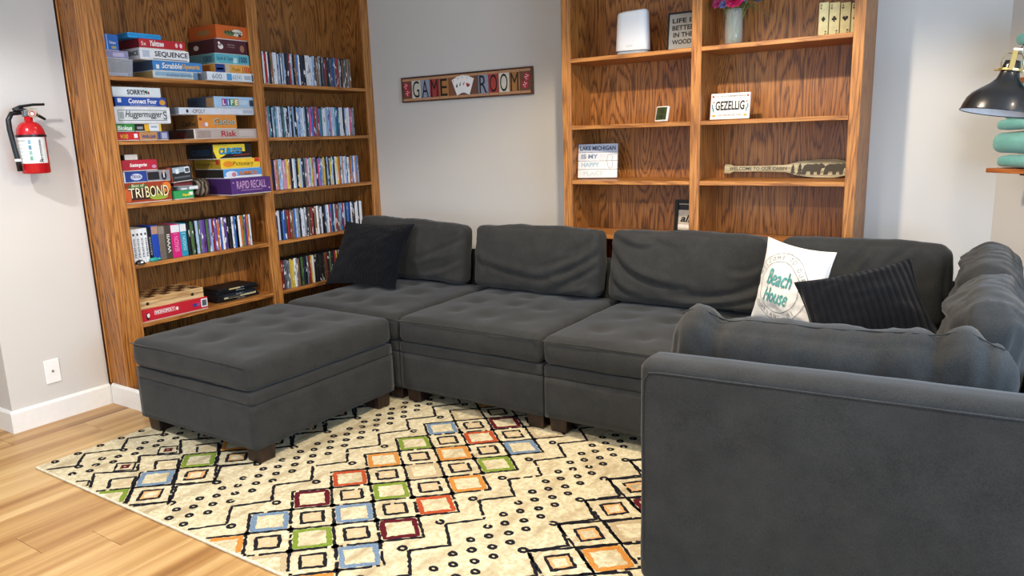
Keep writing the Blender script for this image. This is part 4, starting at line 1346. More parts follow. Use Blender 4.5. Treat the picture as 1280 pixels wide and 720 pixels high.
def seat(root, W, D, seed, x=0, y=0, crown=.022):
    me = soft_box(W - .006, D - .004, SEAT_H, .035, .021, (.001, .001, .010, .0, 0, crown), nz=.004, nscale=6, seed=seed, dimples=tufts(seed))
    o = link('seat_cushion', me, SOFA, root, (x, y, SEAT_Z0), smooth=True)
    hw, hd = W / 2 - .012, D / 2 - .004
    zz = SEAT_H * .86
    link('seam', tube([(-hw, -hd - .006, zz), (-hw * .5, -hd - .009, zz + .003), (0, -hd - .01, zz + .004), (hw * .5, -hd - .009, zz + .003), (hw, -hd - .006, zz)], .0022, 6), SOFA, o, smooth=True)
    return o


def base(root, x0, x1, y0, y1, z0=.085):
    ym, xm = (y0 + y1) / 2, (x0 + x1) / 2
    me = soft_box(x1 - x0, y1 - y0, .1965, .006, .03, (0, 0, .003, 0, 0, 0), nz=.0015, nscale=7, seed=x0)
    link('base', me, SOFA, root, (xm, ym, z0), smooth=True)
    me = soft_box(x1 - x0 - .002, y1 - y0 - .002, .054, .006, .03, nz=.001, nscale=7, seed=x0 + 3)
    link('base_rail', me, SOFA, root, (xm, ym, z0 + .197), smooth=True)


def module(name, label, x0, x1, yf, yb, seed, back=True, leg=True):
    W, D = x1 - x0, yb - yf
    root = empty(name, ((x0 + x1) / 2, (yf + yb) / 2, 0))
    tag(root, label, 'sofa section', None)
    base(root, -W / 2 + .003, W / 2 - .003, -D / 2 + .012, D / 2 - (.062 if back else .012))
    if back:
        me = soft_box(W - .006, .05, .60, .02, .03, nz=.001, nscale=5, seed=seed)
        link('back_frame', me, SOFA, root, (0, D / 2 - .0265, .085), smooth=True)
        seat(root, W, D - .064, seed, 0, -D / 2 + (D - .064) / 2)
    else:
        seat(root, W, D, seed)
    if leg: legs(root, [(-W / 2 + .06, -D / 2 + .08), (W / 2 - .06, -D / 2 + .08), (-W / 2 + .06, D / 2 - .08), (W / 2 - .06, D / 2 - .08)])
    return root


YFR, YBK = -.872, .055
module('sofa_section', 'armless charcoal sofa section behind the ottoman', .570, 1.428, YFR, YBK, 1)
module('sofa_section', 'armless charcoal sofa section between the two others of the back row', 1.430, 2.292, YFR, YBK, 2)
module('sofa_section', 'armless charcoal sofa section backing onto the oak bookcase near the white cushion', 2.294, 3.150, YFR, YBK, 3)
ot = module('ottoman', 'large square charcoal tufted ottoman on the rug', .572, 1.430, -1.785, -.895, 4, back=False)
ot['category'] = 'ottoman'

# corner section
c = empty('sofa_section', ((3.152 + 4.17) / 2, (YFR + YBK) / 2, 0))
tag(c, 'charcoal corner sofa section holding the striped navy pillow', 'sofa section')
W, D = 4.17 - 3.152, YBK - YFR
base(c, -W / 2 + .003, W / 2 - .11, -D / 2 + .012, D / 2 - .062)
link('back_frame', soft_box(W - .006, .05, .60, .02, .03, nz=.001, seed=8), SOFA, c, (0, D / 2 - .0265, .085), smooth=True)
link('side_frame', soft_box(.095, D - .062, .60, .025, .03, nz=.001, seed=9), SOFA, c, (W / 2 - .0505, -.0285, .085), smooth=True)
seat(c, W - .112, D - .064, 9, -.054, -.031)
legs(c, [(-W / 2 + .06, -D / 2 + .08), (-W / 2 + .06, D / 2 - .08)])
legs(c, [(W / 2 - .06, -D / 2 + .08), (W / 2 - .06, D / 2 - .08)], h=.0868, z0=.0005)

# end section whose arm faces the camera
E0 = Vector((3.135, -1.722, 0))
W, D = 1.035, .822
er = empty('sofa_section', E0)
er.rotation_euler = (0, 0, math.radians(0.6))
tag(er, 'charcoal end sofa section with a broad flat arm panel', 'sofa section')
ARMT = .13


def arm_post(Q):
    Q = Q.copy()
    k = (Q[:, 0] + W / 2) / W
    top = Q[:, 2] > .3
    Q[:, 2] += np.where(top, .018 * k * (Q[:, 2] - .3) / .39, 0)
    # softly rounded front top corner
    return Q


link('arm_panel', soft_box(W, ARMT, .698, .032, .024, (0, 0, .004, 0, 0, .004), nz=.003, nscale=4, seed=21, post=arm_post), SOFA, er, (W / 2, ARMT / 2, .017), smooth=True)
zt = .07 + .645
piping([(.018, .001, .09), (.016, .001, zt - .12), (.018, .0, zt - .06), (.034, -.001, zt - .034), (.07, -.003, zt - .029), (W * .4, -.004, zt - .022), (W * .75, -.004, zt - .015), (W - .02, -.002, zt - .010)], er, .0024)
base(er, .02, W - .11, ARMT + .004, D - .004)
se = seat(er, D - ARMT - .010, W - .125, 11)
se.rotation_euler = (0, 0, -math.pi / 2)
se.location = (.012 + (W - .125) / 2, ARMT + .006 + (D - ARMT - .010) / 2, SEAT_Z0)
link('back_frame', soft_box(.095, D - ARMT - .012, .60, .025, .03, nz=.001, seed=23), SOFA, er, (W - .0525, ARMT + .004 + (D - ARMT - .006) / 2, .085), smooth=True)
legs(er, [(.09, D - .09), (.09, ARMT + .06)], h=.072)
legs(er, [(W - .09, D - .09), (W - .2, ARMT + .06)], h=.0868, z0=.0005)

# ------------------------------------------------------------------ loose back cushions
def back_cushion(label, loc, rz, W, H, T, lean, folds, seed, nz=.010, post=None, twist=0, r=.075, wrinkle=.0025):
    me = soft_box(W, T, H, r, .0135, (.012, .012, .035, .02, .0, .012), folds=folds, nz=nz, nscale=4.5, seed=seed, post=post, wrinkle=wrinkle)
    o = link('back_cushion', me, SOFA, None, loc, smooth=True)
    o.rotation_mode = 'XYZ'
    o.rotation_euler = Matrix.Rotation(rz, 3, 'Z').to_4x4().to_3x3().__matmul__(Matrix.Rotation(-lean, 3, 'X')).__matmul__(Matrix.Rotation(twist, 3, 'Y')).to_euler()
    tag(o, label, 'cushion')
    # welt seam along the top edge
    tp = [(-W / 2 + .06 + (W - .12) * k / 10, 0.0) for k in range(11)]
    return o


ZC = SEAT_Z0 + SEAT_H + .019
LEAN = math.radians(7)


def slope(dl, dr):
    def f(Q):
        Q = Q.copy()
        W = Q[:, 0].max() - Q[:, 0].min()
        H = Q[:, 2].max()
        k = (Q[:, 0] - Q[:, 0].min()) / W
        Q[:, 2] += (dl * (1 - k) + dr * k) * np.clip(Q[:, 2] / H, 0, 1)
        return Q
    return f


def slump(Q):
    """arm cushion: rounded lump at the room end, dip, low run, then a higher crumpled corner"""
    Q = Q.copy()
    W = Q[:, 0].max() - Q[:, 0].min()
    H = Q[:, 2].max()
    k = (Q[:, 0].max() - Q[:, 0]) / W          # 0 at the room end
    t = np.clip(Q[:, 2] / H, 0, 1) ** 1.5
    g = lambda c, w_: np.exp(-((k - c) / w_) ** 2)
    Q[:, 2] += t * (-.006 + .008 * g(.06, .07) - .026 * g(.175, .035) - .030 * np.clip((k - .13) / .1, 0, 1) + .034 * np.clip((k - .62) / .2, 0, 1) - .022 * g(.80, .022) + .012 * g(.86, .03) - .02 * g(.92, .02) - .05 * g(0, .03) - .03 * g(1.0, .05))
    Q[:, 1] -= np.sign(Q[:, 1]) * t * (.022 * g(.175, .03) + .018 * g(.80, .02) + .014 * g(.92, .02))
    return Q


def top_seam(o, lean=.55, r=.0022, name='seam'):
    """piped seam following the ridge of a cushion on its +y side"""
    me = o.data
    co = np.empty(len(me.vertices) * 3, dtype=np.float32)
    me.vertices.foreach_get('co', co)
    co = co.reshape(-1, 3)
    pts = []
    xs_ = np.linspace(co[:, 0].min() + .035, co[:, 0].max() - .035, 46)
    for q in xs_:
        m = np.abs(co[:, 0] - q) < .011
        if not m.any(): continue
        sub = co[m]
        p = sub[np.argmax(sub[:, 2] + lean * sub[:, 1])]
        pts.append((q, p[1], p[2]))
    P_ = np.array(pts)
    for _ in range(2):
        P_[1:-1] = (P_[:-2] + 2 * P_[1:-1] + P_[2:]) / 4
    link(name, tube([tuple(p) for p in P_], r, 6), SOFA, o, smooth=True)


back_cushion('charcoal back cushion that the plain navy pillow leans on', (.900, -.112, ZC), 0, .83, .355, .13, LEAN,
             [([(.98, .55), (.7, .1), (.25, -.25)], .016, .018), ([(.98, -.15), (.7, -.55), (.3, -.7)], .014, .014), ([(.98, .85), (.85, .55), (.75, .5)], .012, .014), ([(.95, .3), (.8, .0), (.55, -.1)], .012, .010)], 31, post=slope(.03, -.008), r=.036)
back_cushion('middle charcoal back cushion against the bare wall and bookcase edge', (1.810, -.112, ZC), 0, .80, .36, .13, LEAN,
             [([(1.0, .75), (.8, .15), (.1, -.25)], .018, .022), ([(1.0, .3), (.75, -.25), (.2, -.6)], .016, .018), ([(1.0, -.1), (.8, -.5), (.4, -.85)], .014, .016), ([(.98, .95), (.9, .5), (.55, .25)], .013, .016),
              ([(-.98, -.1), (-.5, -.5), (.3, -.6)], .02, .014), ([(.9, -.5), (.7, -.8), (.3, -.95)], .012, .012), ([(-.98, .4), (-.9, -.2), (-.7, -.6)], .014, .010)], 32, r=.036)
back_cushion('rumpled charcoal back cushion touching the white lettered pillow', (2.678, -.112, ZC), 0, .785, .36, .135, LEAN,
             [([(-.98, .45), (-.7, -.5), (.1, -.5)], .018, .024), ([(-1, -.1), (-.9, -.8), (-.5, -.85)], .015, .018), ([(1, -.2), (.6, -.75), (-.1, -.7)], .02, .024), ([(1, -.6), (.6, -.9), (.2, -.95)], .016, .016),
              ([(-.95, .8), (-.6, .35), (-.35, .6)], .018, .016), ([(-.5, .95), (-.35, .7), (-.1, .6)], .016, .010), ([(.98, .3), (.8, .0), (.6, .1)], .014, .011)], 33, post=slope(.008, .0), r=.036)
back_cushion('charcoal back cushion in the sofa corner behind the white pillow', (3.474, -.112, ZC), 0, .685, .362, .135, LEAN,
             [([(.1, .9), (-.05, .5), (-.1, .3)], .014, .014), ([(.6, .95), (.35, .6), (.3, .3)], .014, .014), ([(-.9, .2), (-.4, -.2), (.5, 0)], .02, .010)], 34, r=.05)
# cushions along the right-hand back; their front faces -x
RZQ = -math.pi / 2
back_cushion('charcoal back cushion against the corner side frame', (3.940, -.385, ZC + .008), RZQ, .66, .375, .165, math.radians(4),
             [([(-.9, .7), (-.3, .4), (.4, .7)], .016, .016), ([(.9, .5), (.4, .2), (-.2, .3)], .016, .014), ([(.9, -.1), (.3, -.4), (-.5, -.2)], .018, .014)], 35, wrinkle=.008)
bq = back_cushion('charcoal back cushion meeting the arm cushion at a crumpled corner', (3.945, -1.048, ZC), RZQ, .59, .375, .165, math.radians(4),
             [([(-.9, .6), (-.2, .3), (.6, .6)], .018, .014), ([(.95, .7), (.7, .3), (.3, .2)], .016, .018), ([(.95, .2), (.6, .0), (.2, .1)], .014, .016), ([(-.9, .1), (-.2, -.2), (.6, 0)], .018, .014)], 36, nz=.012, wrinkle=.010)
# cushion lying along the arm, front faces +y
bq = back_cushion('charcoal cushion lying along the end arm panel', (3.590, -1.466, ZC + .006), math.pi, .87, .332, .165, math.radians(1),
             [([(.9, .3), (.3, .0), (-.5, .2)], .016, .012)], 37, post=slump, nz=.011, wrinkle=.006)
top_seam(bq, .3)

# ------------------------------------------------------------------ throw pillows
me, fn = pillow_mesh(.50, .43, .15, seed=2, wr=.006)
pn = link('pillow_shell', me, NAVY, None, smooth=True)
rootp = empty('throw_pillow', (.795, -.475, ZC + .010))
tag(rootp, 'plain navy corduroy throw pillow leaning at the sofa end by the bookcase', 'pillow')
pn.parent = rootp
pn.location = (0, 0, .215)
rootp.rotation_euler = Matrix.Rotation(math.radians(10), 3, 'Z').__matmul__(Matrix.Rotation(math.radians(-35), 3, 'X')).to_euler()
pn.rotation_euler = (0, math.radians(1), 0)
rim = [fn(u, v) for u, v in [(-1 + 2 * k / 16, -1) for k in range(16)] + [(1, -1 + 2 * k / 16) for k in range(16)] + [(1 - 2 * k / 16, 1) for k in range(16)] + [(-1, 1 - 2 * k / 16) for k in range(16)]]
link('seam_edge', tube(rim, .003, 6, True), NAVY, pn, smooth=True)

me, fn = pillow_mesh(.37, .37, .14, seed=5, wr=.006, folds=[(.3, .35, .6, .008), (.2, .0, .4, .010), (.25, -.35, -.5, .009), (.4, -.65, -.8, .008), (.5, .65, .5, .006)])
rootw = empty('throw_pillow', (3.226, -.375, ZC + .012))
tag(rootw, 'white throw pillow with teal brush lettering inside a ring', 'pillow')
pw_ = link('pillow_shell', me, WHITEF, rootw, (0, 0, .18), smooth=True)
pw_.rotation_euler = (0, math.radians(4), 0)
rootw.rotation_euler = Matrix.Rotation(math.radians(-30), 3, 'Z').__matmul__(Matrix.Rotation(math.radians(-10), 3, 'X')).to_euler()
link('seam_edge', tube([fn(u, v) for u, v in [(-1 + 2 * k / 16, -1) for k in range(16)] + [(1, -1 + 2 * k / 16) for k in range(16)] + [(1 - 2 * k / 16, 1) for k in range(16)] + [(-1, 1 - 2 * k / 16) for k in range(16)]], .002, 6, True), WHITEF, pw_, smooth=True)


from mathutils.bvhtree import BVHTree
PB = BVHTree.FromPolygons([v.co.copy() for v in me.vertices], [tuple(p.vertices) for p in me.polygons])


def on_pillow(cx, cz, off=.0045):
    def f(x, y):
        X, Z = (cx + x) * .925, (cz + y) * .925
        h = PB.ray_cast(Vector((X, -.5, Z)), Vector((0, 1, 0)))[0]
        return Vector((X, (h.y if h else 0.0) - off, Z))
    return f


TEAL = paint('#4f9d98', .8)
PGREY = paint('#55585a', .8)
text_on('lettering', 'Beach', (0, 0, 0), (1, 0, 0), (0, 0, 1), .145, .075, TEAL, pw_, shear=.35, bold=.012, func=on_pillow(-.012, .032))
text_on('lettering', 'House', (0, 0, 0), (1, 0, 0), (0, 0, 1), .145, .07, TEAL, pw_, shear=.35, bold=.012, func=on_pillow(-.016, -.052))
fz = on_pillow(-.012, -.01, .0035)
for rr_ in (.118, .158):
    ribs = []
    V, Fc = [], []
    n = 72
    for k in range(n):
        a = 2 * math.pi * k / n
        V += [fz(math.cos(a) * rr_, math.sin(a) * rr_), fz(math.cos(a) * (rr_ + .0022), math.sin(a) * (rr_ + .0022))]
    for k in range(n): Fc.append((2 * k, 2 * k + 1, (2 * k + 3) % (2 * n), (2 * k + 2) % (2 * n)))
    link('printed_ring', pyd(V, Fc), PGREY, pw_)
for word, a0, a1, flip in (('WELCOME TO OUR', 165, 20, False), ('HOLLAND, MI', 215, 320, True)):
    n = len(word)
    parts = []
    for i, ch in enumerate(word):
        if ch == ' ': continue
        a2, fs, wh = text_mesh(ch)
        ang = math.radians(a0 + (a1 - a0) * (i + .5) / n)
        tw, thh = .016 * wh[0] / .66, .02 * wh[1] / .7
        if ch in ',': thh = .006
        V = []
        rot = ang - math.pi / 2 if not flip else ang + math.pi / 2
        for x_, y_ in a2:
            X, Y = x_ * tw, y_ * thh - (0 if ch != ',' else .006)
            V.append(fz(math.cos(ang) * .139 + X * math.cos(rot) - Y * math.sin(rot), math.sin(ang) * .139 + X * math.sin(rot) + Y * math.cos(rot)))
        link('ring_letter', pyd(V, fs), paint('#7d7f7e', .8), pw_)

me, fn2 = pillow_mesh(.43, .40, .14, seed=9, wr=.006)
rootn = empty('throw_pillow', (3.566, -.735, ZC + .062))
tag(rootn, 'wide-ribbed navy pillow slumped against the corner cushions', 'pillow')
NAVYW = fabric('navy_wide_wale', lin('#06080d'), lin('#10141e'), sheen=.08, rib=('X', 14))
pp = link('pillow_shell', me, NAVYW, rootn, (0, 0, .175), smooth=True)
rootn.rotation_euler = Matrix.Rotation(math.radians(0), 3, 'Z').__matmul__(Matrix.Rotation(math.radians(-50), 3, 'X')).to_euler()
pp.rotation_euler = (0, math.radians(-22), 0)
link('seam_edge', tube([fn2(u, v) for u, v in [(-1 + 2 * k / 16, -1) for k in range(16)] + [(1, -1 + 2 * k / 16) for k in range(16)] + [(1 - 2 * k / 16, 1) for k in range(16)] + [(-1, 1 - 2 * k / 16) for k in range(16)]], .003, 6, True), NAVYW, pp, smooth=True)

# ------------------------------------------------------------------ things on the right bookcase
BR, BU = (1, 0, 0), (0, 0, 1)


def face_panel(name, label, cat, px0, px1, py0, py1, y, tilt, thick, mats, zbase, lean=0.0):
    """upright panel standing on a shelf; pixel box measured on plane y"""
    a, b_ = at(px0, (py0 + py1) / 2, 1, y), at(px1, (py0 + py1) / 2, 1, y)
    h = at((px0 + px1) / 2, py0, 1, y)[2] - at((px0 + px1) / 2, py1, 1, y)[2]
    W = b_[0] - a[0]
    if a[0] < 2.63 and b_[0] > 2.628: W = 2.628 - a[0]
    root = empty(name, (a[0] + W / 2, y, zbase + .0008 + .024 * math.sin(abs(lean))))
    root.rotation_euler = Matrix.Rotation(tilt, 3, 'Z').__matmul__(Matrix.Rotation(-lean, 3, 'X')).to_euler()
    tag(root, label, cat)
    return root, W, h


# white mesh router
z = SR[0]
p0, p1 = at(772, 60, 1, .2), at(811, 60, 1, .2)
rw = (p1[0] - p0[0]) / 2
rh = at(790, 9, 1, .2)[2] - at(790, 64, 1, .2)[2]
ro = empty('wifi_router', ((p0[0] + p1[0]) / 2, .2, z + .0006))
tag(ro, 'white tapered wifi router on the upper oak shelf', 'router')


def oval(wb, wt, d, z0, z1, n=36, r=.6):
    V, Fc = [], []
    rows = [(z0, wb * .97, d * .97), (z0 + .004, wb, d), (z1 - .014, wt, d * .92), (z1 - .004, wt * .96, d * .87), (z1, wt * .86, d * .7)]
    for zz, a, b_ in rows:
        for k in range(n):
            t = 2 * math.pi * k / n
            c, s_ = math.cos(t), math.sin(t)
            V.append((a * math.copysign(abs(c) ** r, c), b_ * math.copysign(abs(s_) ** r, s_), zz + (0.006 * c if zz > z0 + .1 else 0)))
    for i in range(len(rows) - 1):
        for k in range(n): Fc.append((i * n + k, i * n + (k + 1) % n, (i + 1) * n + (k + 1) % n, (i + 1) * n + k))
    Fc += [tuple(range(n))[::-1], tuple((len(rows) - 1) * n + k for k in range(n))]
    return pyd(V, Fc)


link('body', oval(rw, rw * .9, .05, .022, rh), paint('#eceae6', .35, var=.01), ro, smooth=True)
link('base', oval(rw * .94, rw * .97, .046, 0, .0215), paint('#b9c2c8', .25, .3), ro, smooth=True)
text_on('logo', 'orbi', (-.005, -.0502, .045), BR, BU, .032, .011, paint('#b5b5b3'), ro, off=.0015)
ro.rotation_euler = (0, 0, math.radians(8))

# framed sign LIFE IS BETTER IN THE WOODS
fr, W, H = face_panel('framed_sign', 'black framed sign with four lines of black capitals', 'framed sign', 834, 872, 12, 61, .20, 0, .02, None, SR[0], math.radians(6))
bm = bmesh.new()
f = .008
for (x0, x1, z0, z1) in ((-W / 2, -W / 2 + f, 0, H), (W / 2 - f, W / 2, 0, H), (-W / 2 + f, W / 2 - f, 0, f), (-W / 2 + f, W / 2 - f, H - f, H)):
    box_bm(x0, x1, -.009, .009, z0, z1, .001, bm=bm)
link('frame', bm_mesh(bm), BLACKP, fr)
link('panel', bm_mesh(box_bm(-W / 2 + f, W / 2 - f, -.001, .003, f, H - f)), paint('#a7a49d', .25), fr)
for i, t in enumerate(('LIFE IS', 'BETTER', 'IN THE', 'WOODS')):
    text_on('lettering', t, (.003, -.001, H * (.78 - .185 * i)), BR, BU, W * (.74, .74, .66, .72)[i], H * .125, INK, fr, bold=.03)

# thermo-hygrometer
th, W, H = face_panel('thermometer', 'small white digital thermometer with a dark green screen', 'thermometer', 817, 836, 133, 152.5, .19, math.radians(-20), .01, None, SR[1], math.radians(12))
link('case', bm_mesh(box_bm(-W / 2, W / 2, -.006, .008, 0, H, .004, 2)), WHITEP, th)
link('screen', bm_mesh(box_bm(-W / 2 + .007, W / 2 - .007, -.0072, -.0062, .008, H - .006, .0003)), paint('#3f4a2c', .2), th)
text_on('digits', '70', (0, -.0072, H * .66), BR, BU, W * .4, H * .26, paint('#1a2014'), th)
text_on('digits', '48', (0, -.0072, H * .32), BR, BU, W * .4, H * .22, paint('#1a2014'), th)
link('stand', bm_mesh(box_bm(-.01, .01, .0085, .022, 0, .004)), WHITEP, th)

# LAKE MICHIGAN plaque (planks)
lk, W, H = face_panel('plank_sign', 'white plank sign with fading blue lettering leaning on the bookcase side', 'sign', 724.5, 769.5, 181, 224, .235, math.radians(14), .02, None, SR[2], math.radians(9))
tones = ['#b9bfca', '#dcdcda', '#e2e1dd', '#e6e3dc']
for i in range(4):
    zz0, zz1 = H * (3 - i) / 4, H * (4 - i) / 4
    link('plank', bm_mesh(box_bm(-W / 2, W / 2, -.010, .010, zz0 + .0008, zz1 - .0008, .0012)), paint(tones[i], .6, var=.08), lk)
link('batten', bm_mesh(box_bm(-W / 2 + .02, -W / 2 + .035, .0103, .014, .003, H - .003)), paint('#b59a78'), lk)
link('batten', bm_mesh(box_bm(W / 2 - .035, W / 2 - .02, .0103, .014, .003, H - .003)), paint('#b59a78'), lk)
for t, cx, cz, tw, hh, c in (('LAKE MICHIGAN', 0, .87, .9, .13, '#2c3f5f'), ('IS MY', -.2, .63, .42, .13, '#6f7f92'), ('HAPPY', -.18, .39, .46, .13, '#9cb6be'), ('PLACE', -.1, .13, .5, .12, '#c4cbc9')):
    text_on('lettering', t, (cx * W, -.010, cz * H), BR, BU, tw * W, hh * H, paint(c), lk, bold=.03)
mit = [(.0, .0), (.05, -.02), (.1, .0), (.12, .08), (.09, .2), (.12, .28), (.05, .36), (-.02, .33), (-.05, .2), (-.03, .1)]
ol = [(W * (.28 + a * .9), -.0115, H * (.3 + b_ * 1.1)) for a, b_ in mit]
link('map_outline', tube(ol, .0009, 4, True), paint('#8a8f94'), lk)

# GEZELLIG sign
gz, W, H = face_panel('lettered_sign', 'white sign with tall black title and red flower corners', 'sign', 888, 937, 116.5, 149.5, .2, 0, .015, None, SR[1], math.radians(8))
link('board', bm_mesh(box_bm(-W / 2, W / 2, -.006, .006, 0, H, .001)), paint('#f0ede6', .5, var=.02), gz)
text_on('lettering', 'GEZELLIG', (0, -.006, H * .52), BR, BU, W * .74, H * .36, INK, gz, bold=.03)
text_on('lettering', 'Cozy, Warm, Comfortable & Relaxing', (0, -.006, H * .88), BR, BU, W * .78, H * .1, paint('#3c3c3c'), gz, shear=.3)
text_on('lettering', 'Good Times with Dear Friends', (0, -.006, H * .17), BR, BU, W * .6, H * .1, paint('#5a5a5a'), gz, shear=.3)
for sx in (-1, 1):
    poly_on('flower', [disc(sx * W * .44, H * .88, .006, 10)], (0, -.006, 0), BR, BU, paint('#b5463c'), gz)
    poly_on('flower', [disc(sx * W * .42, H * .66, .005, 10)], (0, -.006, 0), BR, BU, paint('#d07a5a'), gz)
    poly_on('leaf', [disc(sx * W * .45, H * .5, .004, 10, .014), disc(sx * W * .42, H * .36, .004, 10, .012)], (0, -.006, 0), BR, BU, paint('#5f8c94'), gz)
    poly_on('flower', [disc(sx * W * .4, H * .14, .009, 10, .006)], (0, -.006, 0), BR, BU, paint('#d0a13c'), gz)

# paddle WELCOME TO OUR CABIN
ypd = .345
A, B_ = at(905, 214, 1, ypd), at(1060, 213, 1, ypd)
pdl = empty('wooden_paddle', (A[0], ypd, SR[2] + .001))
pdl.rotation_euler = Matrix.Rotation(math.radians(-14), 3, 'X').to_euler()
tag(pdl, 'pale wooden paddle with burnt bear silhouettes and greeting', 'paddle')
PLn = min(B_[0], R5 - .03) - A[0]
hb = .095
zc = hb / 2
up_ = [(0, .016), (.004, .024), (.03, .024), (.05, .015), (PLn * .30, .015), (PLn * .52, .019), (PLn * .62, .036), (PLn * .75, .046), (PLn * .9, .047), (PLn * .985, .036), (PLn, .012)]
outl = up_ + [(x_, -y_) for x_, y_ in up_[::-1]]
PADW = wood('paddle_wood', 0, lin('#9a8d68'), lin('#b5a880'), lin('#c0b48c'), rings=3)
V, Fc = [], []
n = len(outl)
for yy in (-.007, .007):
    for x_, y_ in outl: V.append((x_, yy, y_ + zc))
Fc = [tuple(range(n))[::-1], tuple(range(n, 2 * n))] + [(i, (i + 1) % n, n + (i + 1) % n, n + i) for i in range(n)]
me = pyd(V, Fc)
bm = bmesh.new(); bm.from_mesh(me); bmesh.ops.recalc_face_normals(bm, faces=bm.faces); bmesh.ops.bevel(bm, geom=[e for e in bm.edges if abs(e.calc_face_angle(0)) > 1.2], offset=.002, segments=2, affect='EDGES'); bm.to_mesh(me); bm.free()
link('blade', me, PADW, pdl)
BURN = paint('#4b463c', .8)
text_on('lettering', 'WELCOME TO OUR CABIN', (PLn * .285, -.007, zc), BR, BU, PLn * .48, .018, paint('#2e2a22'), pdl, bold=.02)


def tree(cx, s):
    return [[(cx - .012 * s, -.012 * s), (cx + .012 * s, -.012 * s), (cx, .014 * s)], [(cx - .009 * s, .004 * s), (cx + .009 * s, .004 * s), (cx, .026 * s)], [(cx - .015 * s, -.028 * s), (cx + .015 * s, -.028 * s), (cx, -.002 * s)], rect(cx, -.031 * s, .004 * s, .008 * s)]


poly_on('burnt_tree', tree(PLn * .575, .9), (0, -.007, zc), BR, BU, BURN, pdl)
poly_on('burnt_tree', tree(PLn * .63, 1.1), (0, -.007, zc), BR, BU, BURN, pdl)
bear = [(-.055, -.03), (-.052, -.005), (-.045, .015), (-.03, .024), (-.005, .022), (.012, .026), (.028, .022), (.034, .03), (.04, .026), (.052, .018), (.058, .008), (.05, .003), (.04, .002), (.036, -.012), (.034, -.03), (.02, -.03), (.018, -.014), (.004, -.016), (.004, -.03), (-.012, -.03), (-.014, -.014), (-.03, -.014), (-.034, -.03)]
for cx in (.735, .905):
    poly_on('burnt_bear', [[(PLn * cx + a * 1.0, b_ * 1.0) for a, b_ in bear]], (0, -.007, zc - .002), BR, BU, BURN, pdl)

# photo frame low in the left bay
ff, W, H = face_panel('photo_frame', 'black photo frame with a pale lettered print low in the bookcase', 'photo frame', 842, 872, 251, 293, .26, math.radians(-8), .02, None, SR[3], math.radians(6))
bm = bmesh.new()
f = .020
for (x0, x1, z0, z1) in ((-W / 2, -W / 2 + f, 0, H), (W / 2 - f, W / 2, 0, H), (-W / 2 + f, W / 2 - f, 0, f), (-W / 2 + f, W / 2 - f, H - f, H)):
    box_bm(x0, x1, -.010, .010, z0, z1, .0015, bm=bm)
link('frame', bm_mesh(bm), BLACKP, ff)
link('print', bm_mesh(box_bm(-W / 2 + f, W / 2 - f, -.001, .002, f, H - f)), paint('#c9bfae', .5), ff)
poly_on('dark_band', [rect(0, H * .78, W - 2 * f, H * .16)], (0, -.001, 0), BR, BU, INK, ff)
text_on('lettering', 'ali', (0, -.001, H * .45), BR, BU, W * .5, H * .22, INK, ff, shear=.3, bold=.03)
poly_on('pale_band', [rect(0, H * .22, W - 2 * f, H * .10)], (0, -.001, 0), BR, BU, paint('#efece6'), ff)

# four card blocks
z = SR[0]
suits = ['diamond', 'club', 'heart', 'spade']
CARD = paint('#d9cd96', .6, var=.12)
yb_ = .20
edges = [1023.5, 1036.5, 1050.5, 1064, 1077]
for i, sname in enumerate(suits):
    a, b_ = at(edges[i] + .5, 25, 1, yb_), at(edges[i + 1] - .7, 25, 1, yb_)
    H = at(edges[i] + 6, 2.5, 1, yb_)[2] - z - .004
    W = b_[0] - a[0]
    cbk = empty('playing_card_block', ((a[0] + b_[0]) / 2, yb_, z + .0006))
    tag(cbk, 'aged cream card block printed with a dark ' + sname, 'card block', None)
    link('block', bm_mesh(box_bm(-W / 2, W / 2, -.012, .012, 0, H, .0015)), CARD, cbk)
    ic = paint('#2b2418', .7)
    poly_on('pip', suit(sname, 0, H * .52, .013), (0, -.012, 0), BR, BU, ic, cbk)
    poly_on('pip', suit(sname, -W * .28, H * .84, .005), (0, -.012, 0), BR, BU, ic, cbk)
    poly_on('pip', suit(sname, W * .28, H * .16, .005), (0, -.012, 0), BR, BU, ic, cbk)
    text_on('letter', 'A', (-W * .28, -.012, H * .92), BR, BU, .011, .012, ic, cbk)
    text_on('letter', 'A', (W * .28, -.012, H * .08), (-1, 0, 0), (0, 0, -1), .011, .012, ic, cbk)

# vase of flowers
vp = at(917, 40, 1, .22)
va = empty('flower_vase', (vp[0], .22, SR[0] + .0008))
tag(va, 'clear glass vase holding pink and violet artificial flowers', 'vase')
GLASS, nt, b = newmat('clear_glass')
b.inputs['Base Color'].default_value = (.78, .88, .86, 1)
b.inputs['Alpha'].default_value = .15
b.inputs['Roughness'].default_value = .03
b.inputs['Specular IOR Level'].default_value = 1.0
VH = .175
outp = [(.040, 0), (.043, .004), (.044, .05), (.044, .10), (.043, .13), (.041, .155), (.043, VH)]
inp = [(.0405, VH), (.0385, .155), (.040, .13), (.041, .10), (.041, .05), (.038, .014), (.0001, .012)]
link('glass', lathe(outp + inp, 32, True, False), GLASS, va, smooth=True)
RF = random.Random(12)
GREEN = paint('#5f7a3a', .6, var=.2)
heads = [((-.075, -.03, .215), '#b8386c', .028), ((.015, -.045, .225), '#c8205c', .047), ((.085, -.01, .27), '#6a4f9c', .03), ((-.03, .01, .27), '#5b4a90', .032), ((.055, .0, .235), '#8a76b8', .026), ((-.04, -.04, .205), '#6f74a8', .024), ((.1, .02, .215), '#55609a', .022), ((-.005, .03, .30), '#b84a86', .035), ((-.085, 0, .235), '#7a6aa8', .022)]
